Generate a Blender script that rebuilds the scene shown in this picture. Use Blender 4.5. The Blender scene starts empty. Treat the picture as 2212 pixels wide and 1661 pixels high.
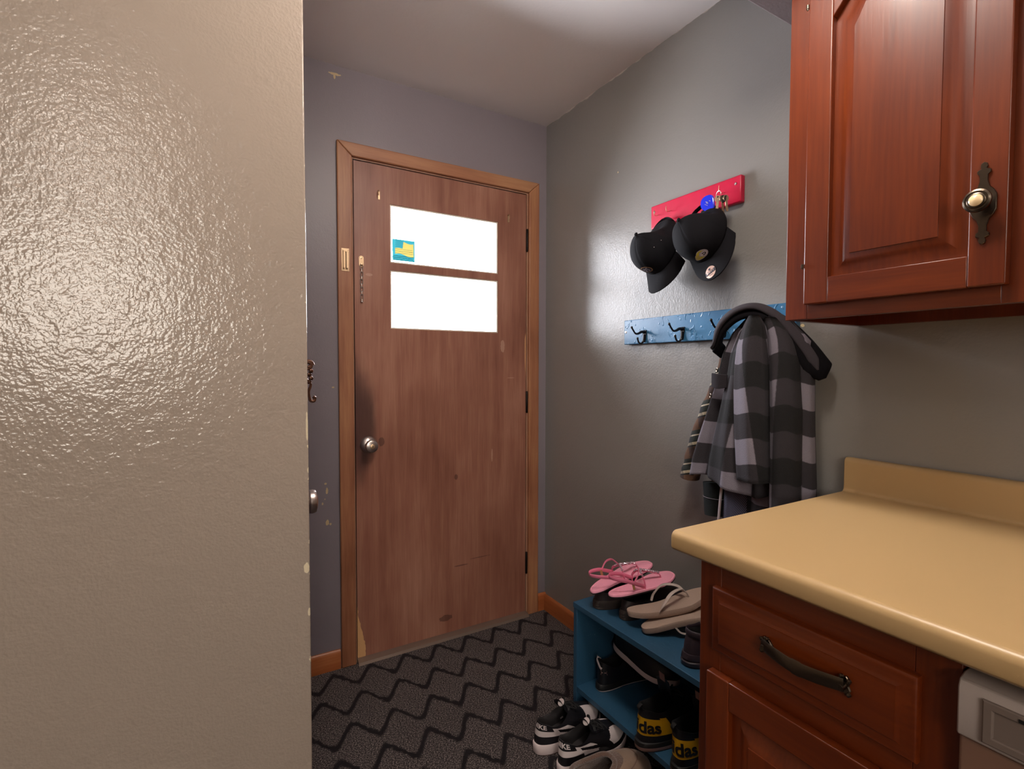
import bpy, bmesh, math, random
from mathutils import Vector, Matrix, Euler
random.seed(7)
PI = math.pi
SC = bpy.context.scene
COL = SC.collection
sin, cos, rad = math.sin, math.cos, math.radians

# ------------------------------------------------------------------ materials
def new_mat(name):
    m = bpy.data.materials.new(name); m.use_nodes = True
    nt = m.node_tree; nt.nodes.clear()
    out = nt.nodes.new('ShaderNodeOutputMaterial')
    b = nt.nodes.new('ShaderNodeBsdfPrincipled')
    nt.links.new(b.outputs[0], out.inputs[0])
    return m, nt, b, out

class NT:
    """small helper round a node tree"""
    def __init__(s, nt): s.nt = nt
    def n(s, t, **kw):
        nd = s.nt.nodes.new(t)
        for k, v in kw.items(): setattr(nd, k, v)
        return nd
    def l(s, a, b): s.nt.links.new(a, b)
    def inp(s, sock, v):
        if hasattr(v, 'is_linked') or isinstance(v, bpy.types.NodeSocket): s.l(v, sock)
        else: sock.default_value = v
    def math(s, op, a, b=0.0, c=None, clamp=False):
        nd = s.n('ShaderNodeMath', operation=op, use_clamp=clamp)
        s.inp(nd.inputs[0], a); s.inp(nd.inputs[1], b)
        if c is not None: s.inp(nd.inputs[2], c)
        return nd.outputs[0]
    def coord(s): return s.n('ShaderNodeTexCoord').outputs['Object']
    def uv(s): return s.n('ShaderNodeTexCoord').outputs['UV']
    def xyz(s, v):
        nd = s.n('ShaderNodeSeparateXYZ'); s.l(v, nd.inputs[0]); return nd.outputs
    def map(s, v, scale=(1, 1, 1), loc=(0, 0, 0), rot=(0, 0, 0)):
        nd = s.n('ShaderNodeMapping'); s.l(v, nd.inputs[0])
        nd.inputs['Scale'].default_value = scale; nd.inputs['Location'].default_value = loc; nd.inputs['Rotation'].default_value = rot
        return nd.outputs[0]
    def noise(s, v, scale, detail=3, rough=0.5, dist=0.0):
        nd = s.n('ShaderNodeTexNoise'); s.l(v, nd.inputs['Vector'])
        nd.inputs['Scale'].default_value = scale; nd.inputs['Detail'].default_value = detail
        nd.inputs['Roughness'].default_value = rough; nd.inputs['Distortion'].default_value = dist
        return nd.outputs['Fac']
    def ramp(s, f, stops, interp='LINEAR'):
        nd = s.n('ShaderNodeValToRGB'); s.l(f, nd.inputs[0]); cr = nd.color_ramp; cr.interpolation = interp
        while len(cr.elements) < len(stops): cr.elements.new(0.5)
        for e, (p, c) in zip(cr.elements, stops):
            e.position = p; e.color = (c[0], c[1], c[2], 1) if not isinstance(c, (int, float)) else (c, c, c, 1)
        return nd.outputs[0]
    def mix(s, f, a, b, typ='MIX'):
        nd = s.n('ShaderNodeMix', data_type='RGBA', blend_type=typ)
        s.inp(nd.inputs[0], f)
        for k, v in ((6, a), (7, b)):
            if isinstance(v, (tuple, list)): nd.inputs[k].default_value = (v[0], v[1], v[2], 1)
            else: s.l(v, nd.inputs[k])
        return nd.outputs[2]
    def smooth(s, v, a, b, lo=0.0, hi=1.0):
        nd = s.n('ShaderNodeMapRange', interpolation_type='SMOOTHSTEP'); s.l(v, nd.inputs[0])
        nd.inputs[1].default_value = a; nd.inputs[2].default_value = b; nd.inputs[3].default_value = lo; nd.inputs[4].default_value = hi
        return nd.outputs[0]
    def bump(s, h, strength=0.5, dist=0.001, b=None):
        nd = s.n('ShaderNodeBump'); s.l(h, nd.inputs['Height'])
        nd.inputs['Strength'].default_value = strength; nd.inputs['Distance'].default_value = dist
        if b is not None: s.l(nd.outputs[0], b.inputs['Normal'])
        return nd.outputs[0]
    def blobs(s, co, ia, ib, items, edge=0.35):
        """1 inside irregular ellipses (centre a, centre b, radius a, radius b) in the plane of two coordinates"""
        X = s.xyz(co); nz = s.noise(co, 90, 3); tot = None
        for (ca, cb, ra, rb) in items:
            da = s.math('DIVIDE', s.math('SUBTRACT', X[ia], ca), ra)
            db = s.math('DIVIDE', s.math('SUBTRACT', X[ib], cb), rb)
            d = s.math('ADD', s.math('MULTIPLY', da, da), s.math('MULTIPLY', db, db))
            d = s.math('ADD', d, s.math('MULTIPLY', s.math('SUBTRACT', nz, 0.5), edge * 6))
            k = s.math('LESS_THAN', d, 1.0)
            tot = k if tot is None else s.math('MAXIMUM', tot, k)
        return tot

def srgb(r, g, b):
    f = lambda c: (c / 255 / 12.92) if c / 255 <= 0.04045 else ((c / 255 + 0.055) / 1.055) ** 2.4
    return (f(r), f(g), f(b))

def plain(name, col, rough=0.5, metal=0.0, bump=None, coat=0.0, spec=None, vary=0.0, sheen=0.0):
    m, nt, b, out = new_mat(name); t = NT(nt)
    b.inputs['Base Color'].default_value = (*col, 1); b.inputs['Roughness'].default_value = rough; b.inputs['Metallic'].default_value = metal
    b.inputs['Coat Weight'].default_value = coat
    if spec is not None: b.inputs['Specular IOR Level'].default_value = spec
    if sheen: b.inputs['Sheen Weight'].default_value = sheen
    co = t.coord()
    sc = bump[0] if bump else 60
    nz = t.noise(co, sc, 3)
    if vary: t.l(t.mix(t.math('MULTIPLY', nz, 1.0), tuple(c * (1 - vary) for c in col), tuple(min(1, c * (1 + vary)) for c in col)), b.inputs['Base Color'])
    if bump: t.bump(nz, bump[1], bump[2], b)
    return m

def wall_mat(name, col, rough, peel, dist, chips=None, axis=(0, 2), chipcol=(0.5, 0.42, 0.3), topline=None, coat=0.0, blotch=0.06, detail=2.0):
    m, nt, b, out = new_mat(name); t = NT(nt); co = t.coord()
    big = t.noise(co, 2.2, 2)
    c = t.mix(big, tuple(x * (1 - blotch) for x in col), tuple(x * (1 + blotch) for x in col))
    if chips:
        c = t.mix(t.blobs(co, axis[0], axis[1], chips), c, chipcol)
    if topline:
        z = t.xyz(co)[2]; nz = t.noise(t.map(co, (1, 1, 1)), 14, 3)
        edge = t.math('GREATER_THAN', t.math('ADD', z, t.math('MULTIPLY', t.math('SUBTRACT', nz, .55), .03)), topline)
        c = t.mix(edge, c, srgb(190, 180, 175))
    t.l(c, b.inputs['Base Color']); b.inputs['Roughness'].default_value = rough
    b.inputs['Coat Weight'].default_value = coat; b.inputs['Coat Roughness'].default_value = 0.08
    h = t.math('ADD', t.noise(co, peel, detail, 0.45), t.math('MULTIPLY', t.noise(co, peel * .3, 1), .8))
    nrm = t.bump(h, 1.0, dist, b)
    t.l(nrm, b.inputs['Coat Normal'])
    return m

def wood(name, c1, c2, c3, axis='z', scale=1.0, rough=0.35, coat=0.0, streak=1.0, bumpd=0.0003, coatr=.1):
    m, nt, b, out = new_mat(name); t = NT(nt); co = t.coord()
    k = {'x': (0.06, 1, 1), 'y': (1, 0.06, 1), 'z': (1, 1, 0.06)}[axis]
    v = t.map(co, tuple(q * scale for q in k))
    g = t.noise(v, 26, 4, 0.62, 0.4)
    f = t.noise(v, 190, 2, 0.5)
    l = t.noise(co, 3.5 * scale, 2, 0.5)
    s = t.math('ADD', t.math('MULTIPLY', g, .6 * streak), t.math('ADD', t.math('MULTIPLY', f, .18), t.math('MULTIPLY', l, .4)))
    s = t.math('SUBTRACT', s, .09)
    c = t.ramp(s, [(0.28, c1), (0.5, c2), (0.72, c3)])
    t.l(c, b.inputs['Base Color']); b.inputs['Roughness'].default_value = rough
    b.inputs['Coat Weight'].default_value = coat; b.inputs['Coat Roughness'].default_value = coatr
    t.bump(f, .6, bumpd, b)
    return m

# ------------------------------------------------------------------ mesh building
class G:
    def __init__(s): s.v = []; s.f = []; s.m = []; s.uv = {}
    def add(s, vs, fs, mi=0):
        o = len(s.v); s.v += [tuple(p) for p in vs]
        for f in fs: s.f.append(tuple(i + o for i in f)); s.m.append(mi)
        return o
    def merge(s, g, M=None, mi=None):
        o = len(s.v)
        s.v += [tuple(M @ Vector(p)) if M else p for p in g.v]
        for f, m in zip(g.f, g.m): s.f.append(tuple(i + o for i in f)); s.m.append(m if mi is None else mi)
        return s
def _box(s, a, b, mi=0):
    x0, x1 = min(a[0], b[0]), max(a[0], b[0]); y0, y1 = min(a[1], b[1]), max(a[1], b[1]); z0, z1 = min(a[2], b[2]), max(a[2], b[2])
    s.add([(x0, y0, z0), (x1, y0, z0), (x1, y1, z0), (x0, y1, z0), (x0, y0, z1), (x1, y0, z1), (x1, y1, z1), (x0, y1, z1)],
          [(0, 3, 2, 1), (4, 5, 6, 7), (0, 1, 5, 4), (1, 2, 6, 5), (2, 3, 7, 6), (3, 0, 4, 7)], mi)
    return s
G.box = _box

def grid_faces(nu, nv, closed_u=False, closed_v=False):
    fs = []
    for j in range(nv - (0 if closed_v else 1)):
        for i in range(nu - (0 if closed_u else 1)):
            a = j * nu + i; b = j * nu + (i + 1) % nu; c = ((j + 1) % nv) * nu + (i + 1) % nu; d = ((j + 1) % nv) * nu + i
            fs.append((a, b, c, d))
    return fs

def loft(s, loops, cap0=True, cap1=True, closed=True, mi=0):
    n = len(loops[0]); vs = [p for L in loops for p in L]
    fs = grid_faces(n, len(loops), closed_u=closed)
    if cap0: fs.append(tuple(range(n - 1, -1, -1)))
    if cap1: fs.append(tuple(range(len(vs) - n, len(vs))))
    s.add(vs, fs, mi); return s
G.loft = loft

def frames(path, up=(0, 0, 1)):
    P = [Vector(p) for p in path]; out = []; U = Vector(up)
    for i, p in enumerate(P):
        t = (P[min(i + 1, len(P) - 1)] - P[max(i - 1, 0)])
        t = t.normalized() if t.length > 1e-9 else Vector((0, 0, 1))
        a = U - t * U.dot(t)
        if a.length < 1e-4: a = Vector((1, 0.1, 0)) - t * Vector((1, 0.1, 0)).dot(t)
        a.normalize(); b = t.cross(a).normalized(); U = a if up is None else U
        out.append((p, t, a, b))
    return out

def tube(s, path, ra, rb=None, n=8, up=(0, 0, 1), mi=0, caps=True, power=1.0, transport=False):
    """sweep: ra along the up direction, rb across"""
    fr = frames(path, up)
    if transport:
        U = fr[0][2]; nf = []
        for p, t, a, b in fr:
            U = (U - t * U.dot(t)).normalized(); nf.append((p, t, U, t.cross(U)))
        fr = nf
    loops = []
    for i, (p, t, a, b) in enumerate(fr):
        r1 = ra[i] if isinstance(ra, (list, tuple)) else ra
        r2 = r1 if rb is None else (rb[i] if isinstance(rb, (list, tuple)) else rb)
        L = []
        for k in range(n):
            th = 2 * PI * k / n; c, d = cos(th), sin(th)
            if power != 1: c = math.copysign(abs(c) ** power, c); d = math.copysign(abs(d) ** power, d)
            L.append(tuple(p + a * (c * r1) + b * (d * r2)))
        loops.append(L)
    return loft(s, loops, caps, caps, True, mi)
G.tube = tube

def lathe(s, prof, origin, axis, n=24, mi=0):
    """prof: list of (radius, height along axis)"""
    A = Vector(axis).normalized(); B = A.orthogonal().normalized(); C_ = A.cross(B); O = Vector(origin)
    loops = [[tuple(O + A * h + (B * cos(2 * PI * k / n) + C_ * sin(2 * PI * k / n)) * max(r, 1e-5)) for k in range(n)] for r, h in prof]
    return loft(s, loops, True, True, True, mi)
G.lathe = lathe

def prism(s, outline, n, h, mi=0, inset=0.0):
    """outline of 3-D points, extruded along vector n by h, optional chamfer inset at the far end"""
    N = Vector(n).normalized(); P = [Vector(p) for p in outline]
    c = sum(P, Vector()) / len(P)
    loops = [[tuple(p) for p in P], [tuple(p + N * (h - inset)) for p in P]]
    if inset: loops.append([tuple(p + (c - p).normalized() * inset + N * h) for p in P])
    return loft(s, loops, True, True, True, mi)
G.prism = prism

def bez(p0, p1, p2, p3, n=12):
    P = [Vector(p) for p in (p0, p1, p2, p3)]; out = []
    for i in range(n + 1):
        t = i / n; u = 1 - t
        out.append(P[0] * u ** 3 + P[1] * 3 * u * u * t + P[2] * 3 * u * t * t + P[3] * t ** 3)
    return out
def spline(pts, n=8):
    """Catmull-Rom through points"""
    P = [Vector(p) for p in pts]; P = [P[0] * 2 - P[1]] + P + [P[-1] * 2 - P[-2]]; out = []
    for i in range(1, len(P) - 2):
        for k in range(n):
            t = k / n; a, b, c, d = P[i - 1], P[i], P[i + 1], P[i + 2]
            out.append(0.5 * ((2 * b) + (c - a) * t + (2 * a - 5 * b + 4 * c - d) * t * t + (3 * b - a - 3 * c + d) * t ** 3))
    out.append(P[-2]); return out
def lerp(a, b, t): return a + (b - a) * t
def interp(tab, x):
    """piecewise smooth lookup in [(x, y...)]"""
    if x <= tab[0][0]: return tab[0][1:]
    for a, b in zip(tab, tab[1:]):
        if x <= b[0]:
            t = (x - a[0]) / (b[0] - a[0])
            return tuple(lerp(p, q, t) for p, q in zip(a[1:], b[1:]))
    return tab[-1][1:]
def sm(x, a, b):
    t = max(0, min(1, (x - a) / (b - a))); return t * t * (3 - 2 * t)

ROOT = {}
def obj(name, g, mats, parent=None, world=True, bevel=0.0, seg=2, sharp=35, solid=0.0, subsurf=0, offset=-1):
    """link a G as one mesh object; world=True: its points are given in room coordinates"""
    off = Vector((0, 0, 0))
    if parent is not None and world:
        r = parent
        while r.parent: r = r.parent
        off = Vector(r.location)
    me = bpy.data.meshes.new(name)
    me.from_pydata([tuple(Vector(p) - off) for p in g.v], [], g.f)
    if not isinstance(mats, (list, tuple)): mats = [mats]
    for m in mats: me.materials.append(m)
    for p, mi in zip(me.polygons, g.m): p.material_index = mi; p.use_smooth = True
    if g.uv:
        ul = me.uv_layers.new(name='UVMap')
        for l in me.loops: ul.data[l.index].uv = g.uv.get(l.vertex_index, (0, 0))
    me.validate(); me.update()
    try: me.set_sharp_from_angle(angle=rad(sharp))
    except Exception: pass
    o = bpy.data.objects.new(name, me); COL.objects.link(o)
    if parent is not None: o.parent = parent
    if bevel:
        b = o.modifiers.new('bevel', 'BEVEL'); b.width = bevel; b.segments = seg; b.limit_method = 'ANGLE'; b.angle_limit = rad(40); b.harden_normals = False
    if solid:
        b = o.modifiers.new('solid', 'SOLIDIFY'); b.thickness = solid; b.offset = offset
    if subsurf:
        b = o.modifiers.new('sub', 'SUBSURF'); b.levels = subsurf; b.render_levels = subsurf
    return o
def thing(name, label, cat, loc=(0, 0, 0), rot=(0, 0, 0), group=None):
    o = bpy.data.objects.new(name, None); COL.objects.link(o); o.location = loc; o.rotation_euler = rot
    o.empty_display_size = .02
    o['label'] = label; o['category'] = cat
    if group: o['group'] = group
    return o
def struct(o): o['kind'] = 'structure'; return o
def text_geo(txt, size, font_bold=0.0, extrude=0.0, spacing=1.0):
    """flat lettering as triangles: list of 2-D verts and faces, centred"""
    cu = bpy.data.curves.new('t', 'FONT'); cu.body = txt; cu.size = size; cu.align_x = 'CENTER'; cu.align_y = 'CENTER'; cu.offset = font_bold; cu.resolution_u = 4; cu.space_character = spacing
    o = bpy.data.objects.new('t', cu); COL.objects.link(o)
    dg = bpy.context.evaluated_depsgraph_get(); me = bpy.data.meshes.new_from_object(o.evaluated_get(dg))
    bm = bmesh.new(); bm.from_mesh(me); bmesh.ops.triangulate(bm, faces=bm.faces)
    for _ in range(4):
        ed = [e for e in bm.edges if e.calc_length() > size * .09]
        if not ed: break
        bmesh.ops.subdivide_edges(bm, edges=ed, cuts=1); bmesh.ops.triangulate(bm, faces=bm.faces)
    bm.to_mesh(me); bm.free()
    vs = [(v.co.x, v.co.y) for v in me.vertices]; fs = [tuple(p.vertices) for p in me.polygons]
    bpy.data.objects.remove(o); bpy.data.curves.remove(cu); bpy.data.meshes.remove(me)
    return vs, fs

# ------------------------------------------------------------------ palette
M = {}
GREY = srgb(128, 124, 122)
M['grey_back'] = wall_mat('grey_paint_back', srgb(134, 125, 132), .42, 150, .0004,
    chips=[(-1.042, .751, .005, .004), (-1.037, .722, .0045, .012), (-1.025, .588, .004, .005), (-1.037, .595, .0065, .011), (-1.054, .673, .003, .005), (-.991, 2.346, .022, .005), (-.992, 2.338, .004, .012), (-1.045, .69, .002, .003), (-1.01, 1.13, .005, .003)], chipcol=srgb(205, 180, 140))
M['grey_right'] = wall_mat('grey_paint_right', srgb(140, 137, 134), .32, 150, .0005,
    chips=[(-1.267, 1.328, .006, .0045), (-.512, 1.994, .003, .004)], axis=(1, 2), chipcol=srgb(225, 205, 160), topline=2.3775)
M['grey_soffit'] = wall_mat('grey_paint_soffit', srgb(130, 118, 118), .5, 150, .0008)
M['ceiling'] = wall_mat('white_ceiling_paint', srgb(244, 240, 238), .42, 120, .0003, blotch=.03)
M['kitchen_wall'] = wall_mat('kitchen_wall_paint', srgb(172, 158, 142), .5, 150, .0008)

def beige():
    m, nt, b, out = new_mat('beige_gloss_paint'); t = NT(nt); co = t.coord()
    big = t.noise(co, 1.6, 2)
    c = t.mix(big, srgb(158, 144, 132), srgb(166, 152, 140))
    X = t.xyz(co)
    nz = t.noise(co, 60, 4, .6)
    e = t.math('GREATER_THAN', t.math('ADD', X[0], t.math('MULTIPLY', t.math('SUBTRACT', nz, .62), .03)), -1.2502)
    bl = t.blobs(co, 0, 2, [(-1.2565, .811, .005, .011), (-1.252, .72, .003, .008), (-1.2525, 1.09, .002, .03)])
    c = t.mix(t.math('MAXIMUM', e, bl), c, srgb(222, 208, 180))
    t.l(c, b.inputs['Base Color']); b.inputs['Roughness'].default_value = .14
    h = t.math('ADD', t.noise(co, 200, 1.5, .4), t.math('MULTIPLY', t.noise(co, 60, 1), 1.4))
    t.bump(h, 1.0, .0007, b)
    return m
M['beige'] = beige()

def carpet():
    m, nt, b, out = new_mat('zigzag_carpet'); t = NT(nt); co = t.coord(); X = t.xyz(co)
    wob = t.math('MULTIPLY', t.math('SUBTRACT', t.noise(co, 38, 3), .5), .022)
    x = t.math('ADD', X[0], wob); y = t.math('ADD', X[1], wob)
    # zigzag rows: ridge height tri(x/0.1435), rows 0.155 apart, each row shifted half a period
    P, RS, A = .1435, .1545, .043
    def row_dist(off):
        yy = t.math('SUBTRACT', y, -.248 + off)
        k = t.math('ROUND', t.math('DIVIDE', yy, 2 * RS))
        yl = t.math('SUBTRACT', yy, t.math('MULTIPLY', k, 2 * RS))
        ph = t.math('ADD', t.math('DIVIDE', t.math('SUBTRACT', x, -.0945 if off == 0 else -.0945 + P / 2), P), 50.0)
        fr = t.math('FRACT', ph)
        tri = t.math('SUBTRACT', t.math('MULTIPLY', t.smooth(t.math('ABSOLUTE', t.math('SUBTRACT', fr, .5)), -.06, .56), 2.26), 1.13)  # +1 at ridge
        return t.math('ABSOLUTE', t.math('SUBTRACT', yl, t.math('MULTIPLY', tri, A)))
    d = t.math('MINIMUM', row_dist(0), row_dist(-RS))
    line = t.smooth(d, .0070, .0215, 1.0, 0.0)
    loop = t.noise(t.map(co, (1, 1.4, 1), rot=(0, 0, .3)), 210, 2, .6)
    tuft = t.noise(co, 900, 1)
    f = t.math('ADD', t.math('MULTIPLY', loop, .7), t.math('MULTIPLY', tuft, .35))
    body = t.ramp(f, [(.42, srgb(30, 27, 29)), (.53, srgb(70, 64, 65)), (.63, srgb(168, 156, 151))])
    dark = t.ramp(f, [(.4, srgb(14, 12, 15)), (.65, srgb(34, 30, 35))])
    dirt = t.noise(co, 5, 2)
    c = t.mix(line, body, dark)
    c = t.mix(t.math('MULTIPLY', dirt, .35), c, srgb(40, 34, 38))
    t.l(c, b.inputs['Base Color']); b.inputs['Roughness'].default_value = .75
    b.inputs['Specular IOR Level'].default_value = .25
    h = t.math('SUBTRACT', f, t.math('MULTIPLY', line, .35))
    t.bump(h, 1.0, .004, b)
    return m
M['carpet'] = carpet()

def door_wood():
    m, nt, b, out = new_mat('worn_mahogany_veneer'); t = NT(nt); co = t.map(t.coord(), loc=(-.9264, 0, 0)); X = t.xyz(co)
    v = t.map(co, (1, 1, .05)); g = t.noise(v, 24, 4, .6, .5); f = t.noise(v, 170, 2); l = t.noise(t.map(co, (1, 1, .5)), 4, 3)
    s = t.math('ADD', t.math('MULTIPLY', g, .36), t.math('ADD', t.math('MULTIPLY', f, .16), t.math('MULTIPLY', l, .5)))
    s = t.math('SUBTRACT', s, .01)
    c = t.ramp(s, [(.3, srgb(108, 62, 48)), (.5, srgb(146, 97, 79)), (.68, srgb(174, 127, 106))])
    # hand grime round the knob and along the latch edge
    dx = t.math('DIVIDE', t.math('SUBTRACT', X[0], -.915), .085); dz = t.math('DIVIDE', t.math('SUBTRACT', X[2], .98), .27)
    d = t.math('ADD', t.math('MULTIPLY', dx, dx), t.math('MULTIPLY', dz, dz))
    d = t.math('ADD', d, t.math('MULTIPLY', t.math('SUBTRACT', t.noise(t.map(co, (1, 1, .35)), 12, 3), .5), 1.6))
    c = t.mix(t.smooth(d, .1, 1.25, .75, 0), c, srgb(38, 20, 26))
    d2 = t.blobs(co, 0, 2, [(-.535, .085, .03, .014), (-.483, .717, .008, .012), (-.36, .33, .05, .002), (-.82, .9, .012, .02), (-.46, .31, .035, .003)], .3)
    c = t.mix(t.math('MULTIPLY', d2, .55), c, srgb(52, 26, 24))
    d3 = t.blobs(co, 0, 2, [(-.244, 1.31, .011, .03), (-.865, 1.585, .014, .006), (-.30, .80, .004, .03), (-.2, 1.16, .02, .002)], .2)
    c = t.mix(t.math('MULTIPLY', d3, .5), c, srgb(196, 160, 140))
    # veneer broken away: bare core wood at the foot of the latch side and on the hinge edge
    nz = t.noise(t.map(co, (1, 1, .6)), 40, 3)
    w = t.smooth(X[2], .03, .28, .034, -.004)
    e1 = t.math('LESS_THAN', X[0], t.math('ADD', t.math('ADD', w, -.9264), t.math('MULTIPLY', t.math('SUBTRACT', nz, .5), .02)))
    e1 = t.math('MULTIPLY', e1, t.math('LESS_THAN', X[2], .26))
    w2 = t.math('MULTIPLY', t.smooth(X[2], 1.10, 1.26, 0, .0075), t.smooth(X[2], 1.34, 1.40, 1, 0))
    e2 = t.math('GREATER_THAN', X[0], t.math('SUBTRACT', -.1138, w2))
    c = t.mix(t.math('MAXIMUM', e1, e2), c, srgb(214, 166, 116))
    t.l(c, b.inputs['Base Color']); b.inputs['Roughness'].default_value = .42
    t.bump(f, .5, .0003, b)
    return m
M['door_wood'] = door_wood()
M['casing_wood'] = wood('worn_casing_wood', srgb(120, 72, 48), srgb(158, 104, 74), srgb(182, 132, 92), 'z', 1, .45)
M['casing_wood_x'] = wood('worn_casing_wood_head', srgb(128, 80, 56), srgb(162, 110, 80), srgb(184, 136, 98), 'x', 1, .45)
M['jamb'] = wood('pale_jamb_wood', srgb(150, 104, 80), srgb(178, 136, 112), srgb(196, 156, 130), 'z', 1, .45)
M['base_wood'] = wood('pine_baseboard_wood', srgb(140, 76, 40), srgb(172, 98, 54), srgb(194, 124, 76), 'x', 1, .38)
M['base_wood_y'] = wood('pine_baseboard_wood_right', srgb(140, 76, 40), srgb(172, 98, 54), srgb(194, 124, 76), 'y', 1, .38)
ch = (srgb(84, 28, 5), srgb(117, 48, 10), srgb(142, 70, 18))
M['cherry_v'] = wood('cherry_wood_upright', *ch, 'z', .8, .34, .22, .6, coatr=.10)
M['cherry_h'] = wood('cherry_wood_level', *ch, 'y', .8, .34, .22, .6, coatr=.10)
M['counter'] = plain('almond_laminate', srgb(186, 154, 108), .32, bump=(500, .12, .0002))
M['white_trim'] = plain('painted_window_bead', srgb(236, 226, 212), .5)
M['iron'] = plain('dark_iron', srgb(40, 34, 32), .38, .85)
M['black_metal'] = plain('black_coated_metal', srgb(22, 18, 20), .35, .5)
M['pewter'] = plain('aged_pewter', srgb(104, 92, 80), .28, 1.0, bump=(220, .5, .0004))
M['bronze'] = plain('aged_bronze', srgb(120, 88, 74), .33, 1.0)
M['steel'] = plain('brushed_steel', srgb(200, 188, 182), .32, 1.0)
M['brass'] = plain('pale_brass', srgb(206, 176, 142), .4, .8)
M['ceramic'] = plain('ivory_ceramic', srgb(244, 214, 168), .18, coat=.5)
M['black_gap'] = plain('dark_gasket', srgb(12, 12, 14), .6)
M['dw_panel'] = plain('grey_almond_plastic', srgb(176, 164, 158), .35)
M['dw_door'] = plain('taupe_enamel', srgb(132, 100, 84), .3)
M['dw_inset'] = plain('taupe_control_inset', srgb(122, 108, 100), .32)
M['sill'] = plain('aluminium_threshold', srgb(140, 122, 110), .35, .5)

def glass(name='window_glass', col=(.97, .98, 1, 1)):
    m, nt, b, out = new_mat(name); t = NT(nt); nt.nodes.remove(b)
    tr = t.n('ShaderNodeBsdfTransparent'); tr.inputs[0].default_value = col
    gl = t.n('ShaderNodeBsdfGlossy'); gl.inputs['Roughness'].default_value = .02
    fr = t.n('ShaderNodeFresnel'); fr.inputs[0].default_value = 1.5
    mx = t.n('ShaderNodeMixShader'); t.l(fr.outputs[0], mx.inputs[0]); t.l(tr.outputs[0], mx.inputs[1]); t.l(gl.outputs[0], mx.inputs[2])
    t.l(mx.outputs[0], out.inputs[0]); return m
M['glass'] = glass(); M['tinted'] = glass('fill_dimming_glass', (.68, .65, .60, 1))  # second glass is darkened only to set how much added fill daylight enters
def translucent(name, col, w=.75):
    back = tuple(c / 13 for c in col)
    m, nt, b, out = new_mat(name); t = NT(nt)
    tr = t.n('ShaderNodeBsdfTranslucent'); tr.inputs[0].default_value = (*back, 1)
    b.inputs['Base Color'].default_value = (*col, 1)
    mx = t.n('ShaderNodeMixShader'); mx.inputs[0].default_value = w
    t.l(b.outputs[0], mx.inputs[1]); t.l(tr.outputs[0], mx.inputs[2]); t.l(mx.outputs[0], out.inputs[0]); return m

# ------------------------------------------------------------------ the room
H = 2.3804
DL, DW, DB, DH = -.9264, .813, .0025, 2.032
DR = DL + DW; DT = DB + .012 + 2.02
struct(obj('floor', G().box((-4.2, -4.6, -.05), (0.12, 0.12, 0)), M['carpet']))
struct(obj('ceiling', G().box((-4.2, -4.6, H), (0.12, 0.12, H + .05)), M['ceiling']))
struct(obj('wall_right', G().box((0, -4.6, 0), (.1, .1, H)), M['grey_right']))
g = G().box((-1.25, 0, 0), (DL - .012, .1, H)).box((DR + .012, 0, 0), (0, .1, H)).box((DL - .012, 0, DT + .012), (DR + .012, .1, H))
struct(obj('wall_back', g, M['grey_back']))
struct(obj('wall_left', G().box((-1.35, -.93, 0), (-1.25, .1, H)), M['grey_back']))
struct(obj('wall_near', G().box((-4.2, -1.01, 0), (-1.25, -.93, H)), M['beige'], bevel=.0025, seg=2))
struct(obj('wall_kitchen_left', G().box((-4.3, -4.6, 0), (-4.2, -.9, H)), M['kitchen_wall']))
KX0, KX1, KZ0, KZ1 = -2.75, -1.75, 1.25, 2.15
g = G().box((-4.3, -4.7, 0), (KX0, -4.6, H)).box((KX1, -4.7, 0), (.1, -4.6, H)).box((KX0, -4.7, 0), (KX1, -4.6, KZ0)).box((KX0, -4.7, KZ1), (KX1, -4.6, H))
struct(obj('wall_kitchen_rear', g, M['kitchen_wall']))
W1 = thing('fill_window_1', 'unseen white framed window added behind the camera for fill light', 'window', (KX0, -4.6, KZ0)); struct(W1)  # unseen opening added in the rear wall to bring fill daylight into the hall
g = G().box((KX0 - .06, -4.6, KZ0 - .06), (KX0, -4.585, KZ1 + .06)).box((KX1, -4.6, KZ0 - .06), (KX1 + .06, -4.585, KZ1 + .06)).box((KX0, -4.6, KZ1), (KX1, -4.585, KZ1 + .06)).box((KX0, -4.6, KZ0 - .06), (KX1, -4.57, KZ0)).box(((KX0 + KX1) / 2 - .03, -4.66, KZ0), ((KX0 + KX1) / 2 + .03, -4.62, KZ1))
obj('window_frame', g, M['white_trim'], W1)
obj('glass_pane', G().box((KX0, -4.642, KZ0), (KX1, -4.638, KZ1)), M['tinted'], W1)
struct(obj('ceiling_soffit', G().box((-.50, -4.6, 2.137), (0, -1.244, H)), M['grey_soffit'], bevel=.004))
# baseboards
def base_prof(p0, p1, nrm, h=.078, t=.012):
    p0, p1, n = Vector(p0), Vector(p1), Vector(nrm)
    loops = []
    for p in (p0, p1):
        loops.append([tuple(p), tuple(p + n * t), tuple(p + n * t + Vector((0, 0, h - .012))), tuple(p + n * (t - .004) + Vector((0, 0, h - .003))), tuple(p + n * .004 + Vector((0, 0, h))), tuple(p + Vector((0, 0, h)))])
    return G().loft(loops)
struct(obj('baseboard_back', base_prof((-1.25, 0, 0), (DL - .066, 0, 0), (0, -1, 0), .076), M['base_wood']))
o = obj('baseboard_back', base_prof((DR + .066, 0, 0), (0, 0, 0), (0, -1, 0), .085), M['base_wood']); struct(o)
struct(obj('baseboard_right', base_prof((0, -1.43, 0), (0, 0, 0), (-1, 0, 0), .078), M['base_wood_y']))

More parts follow.
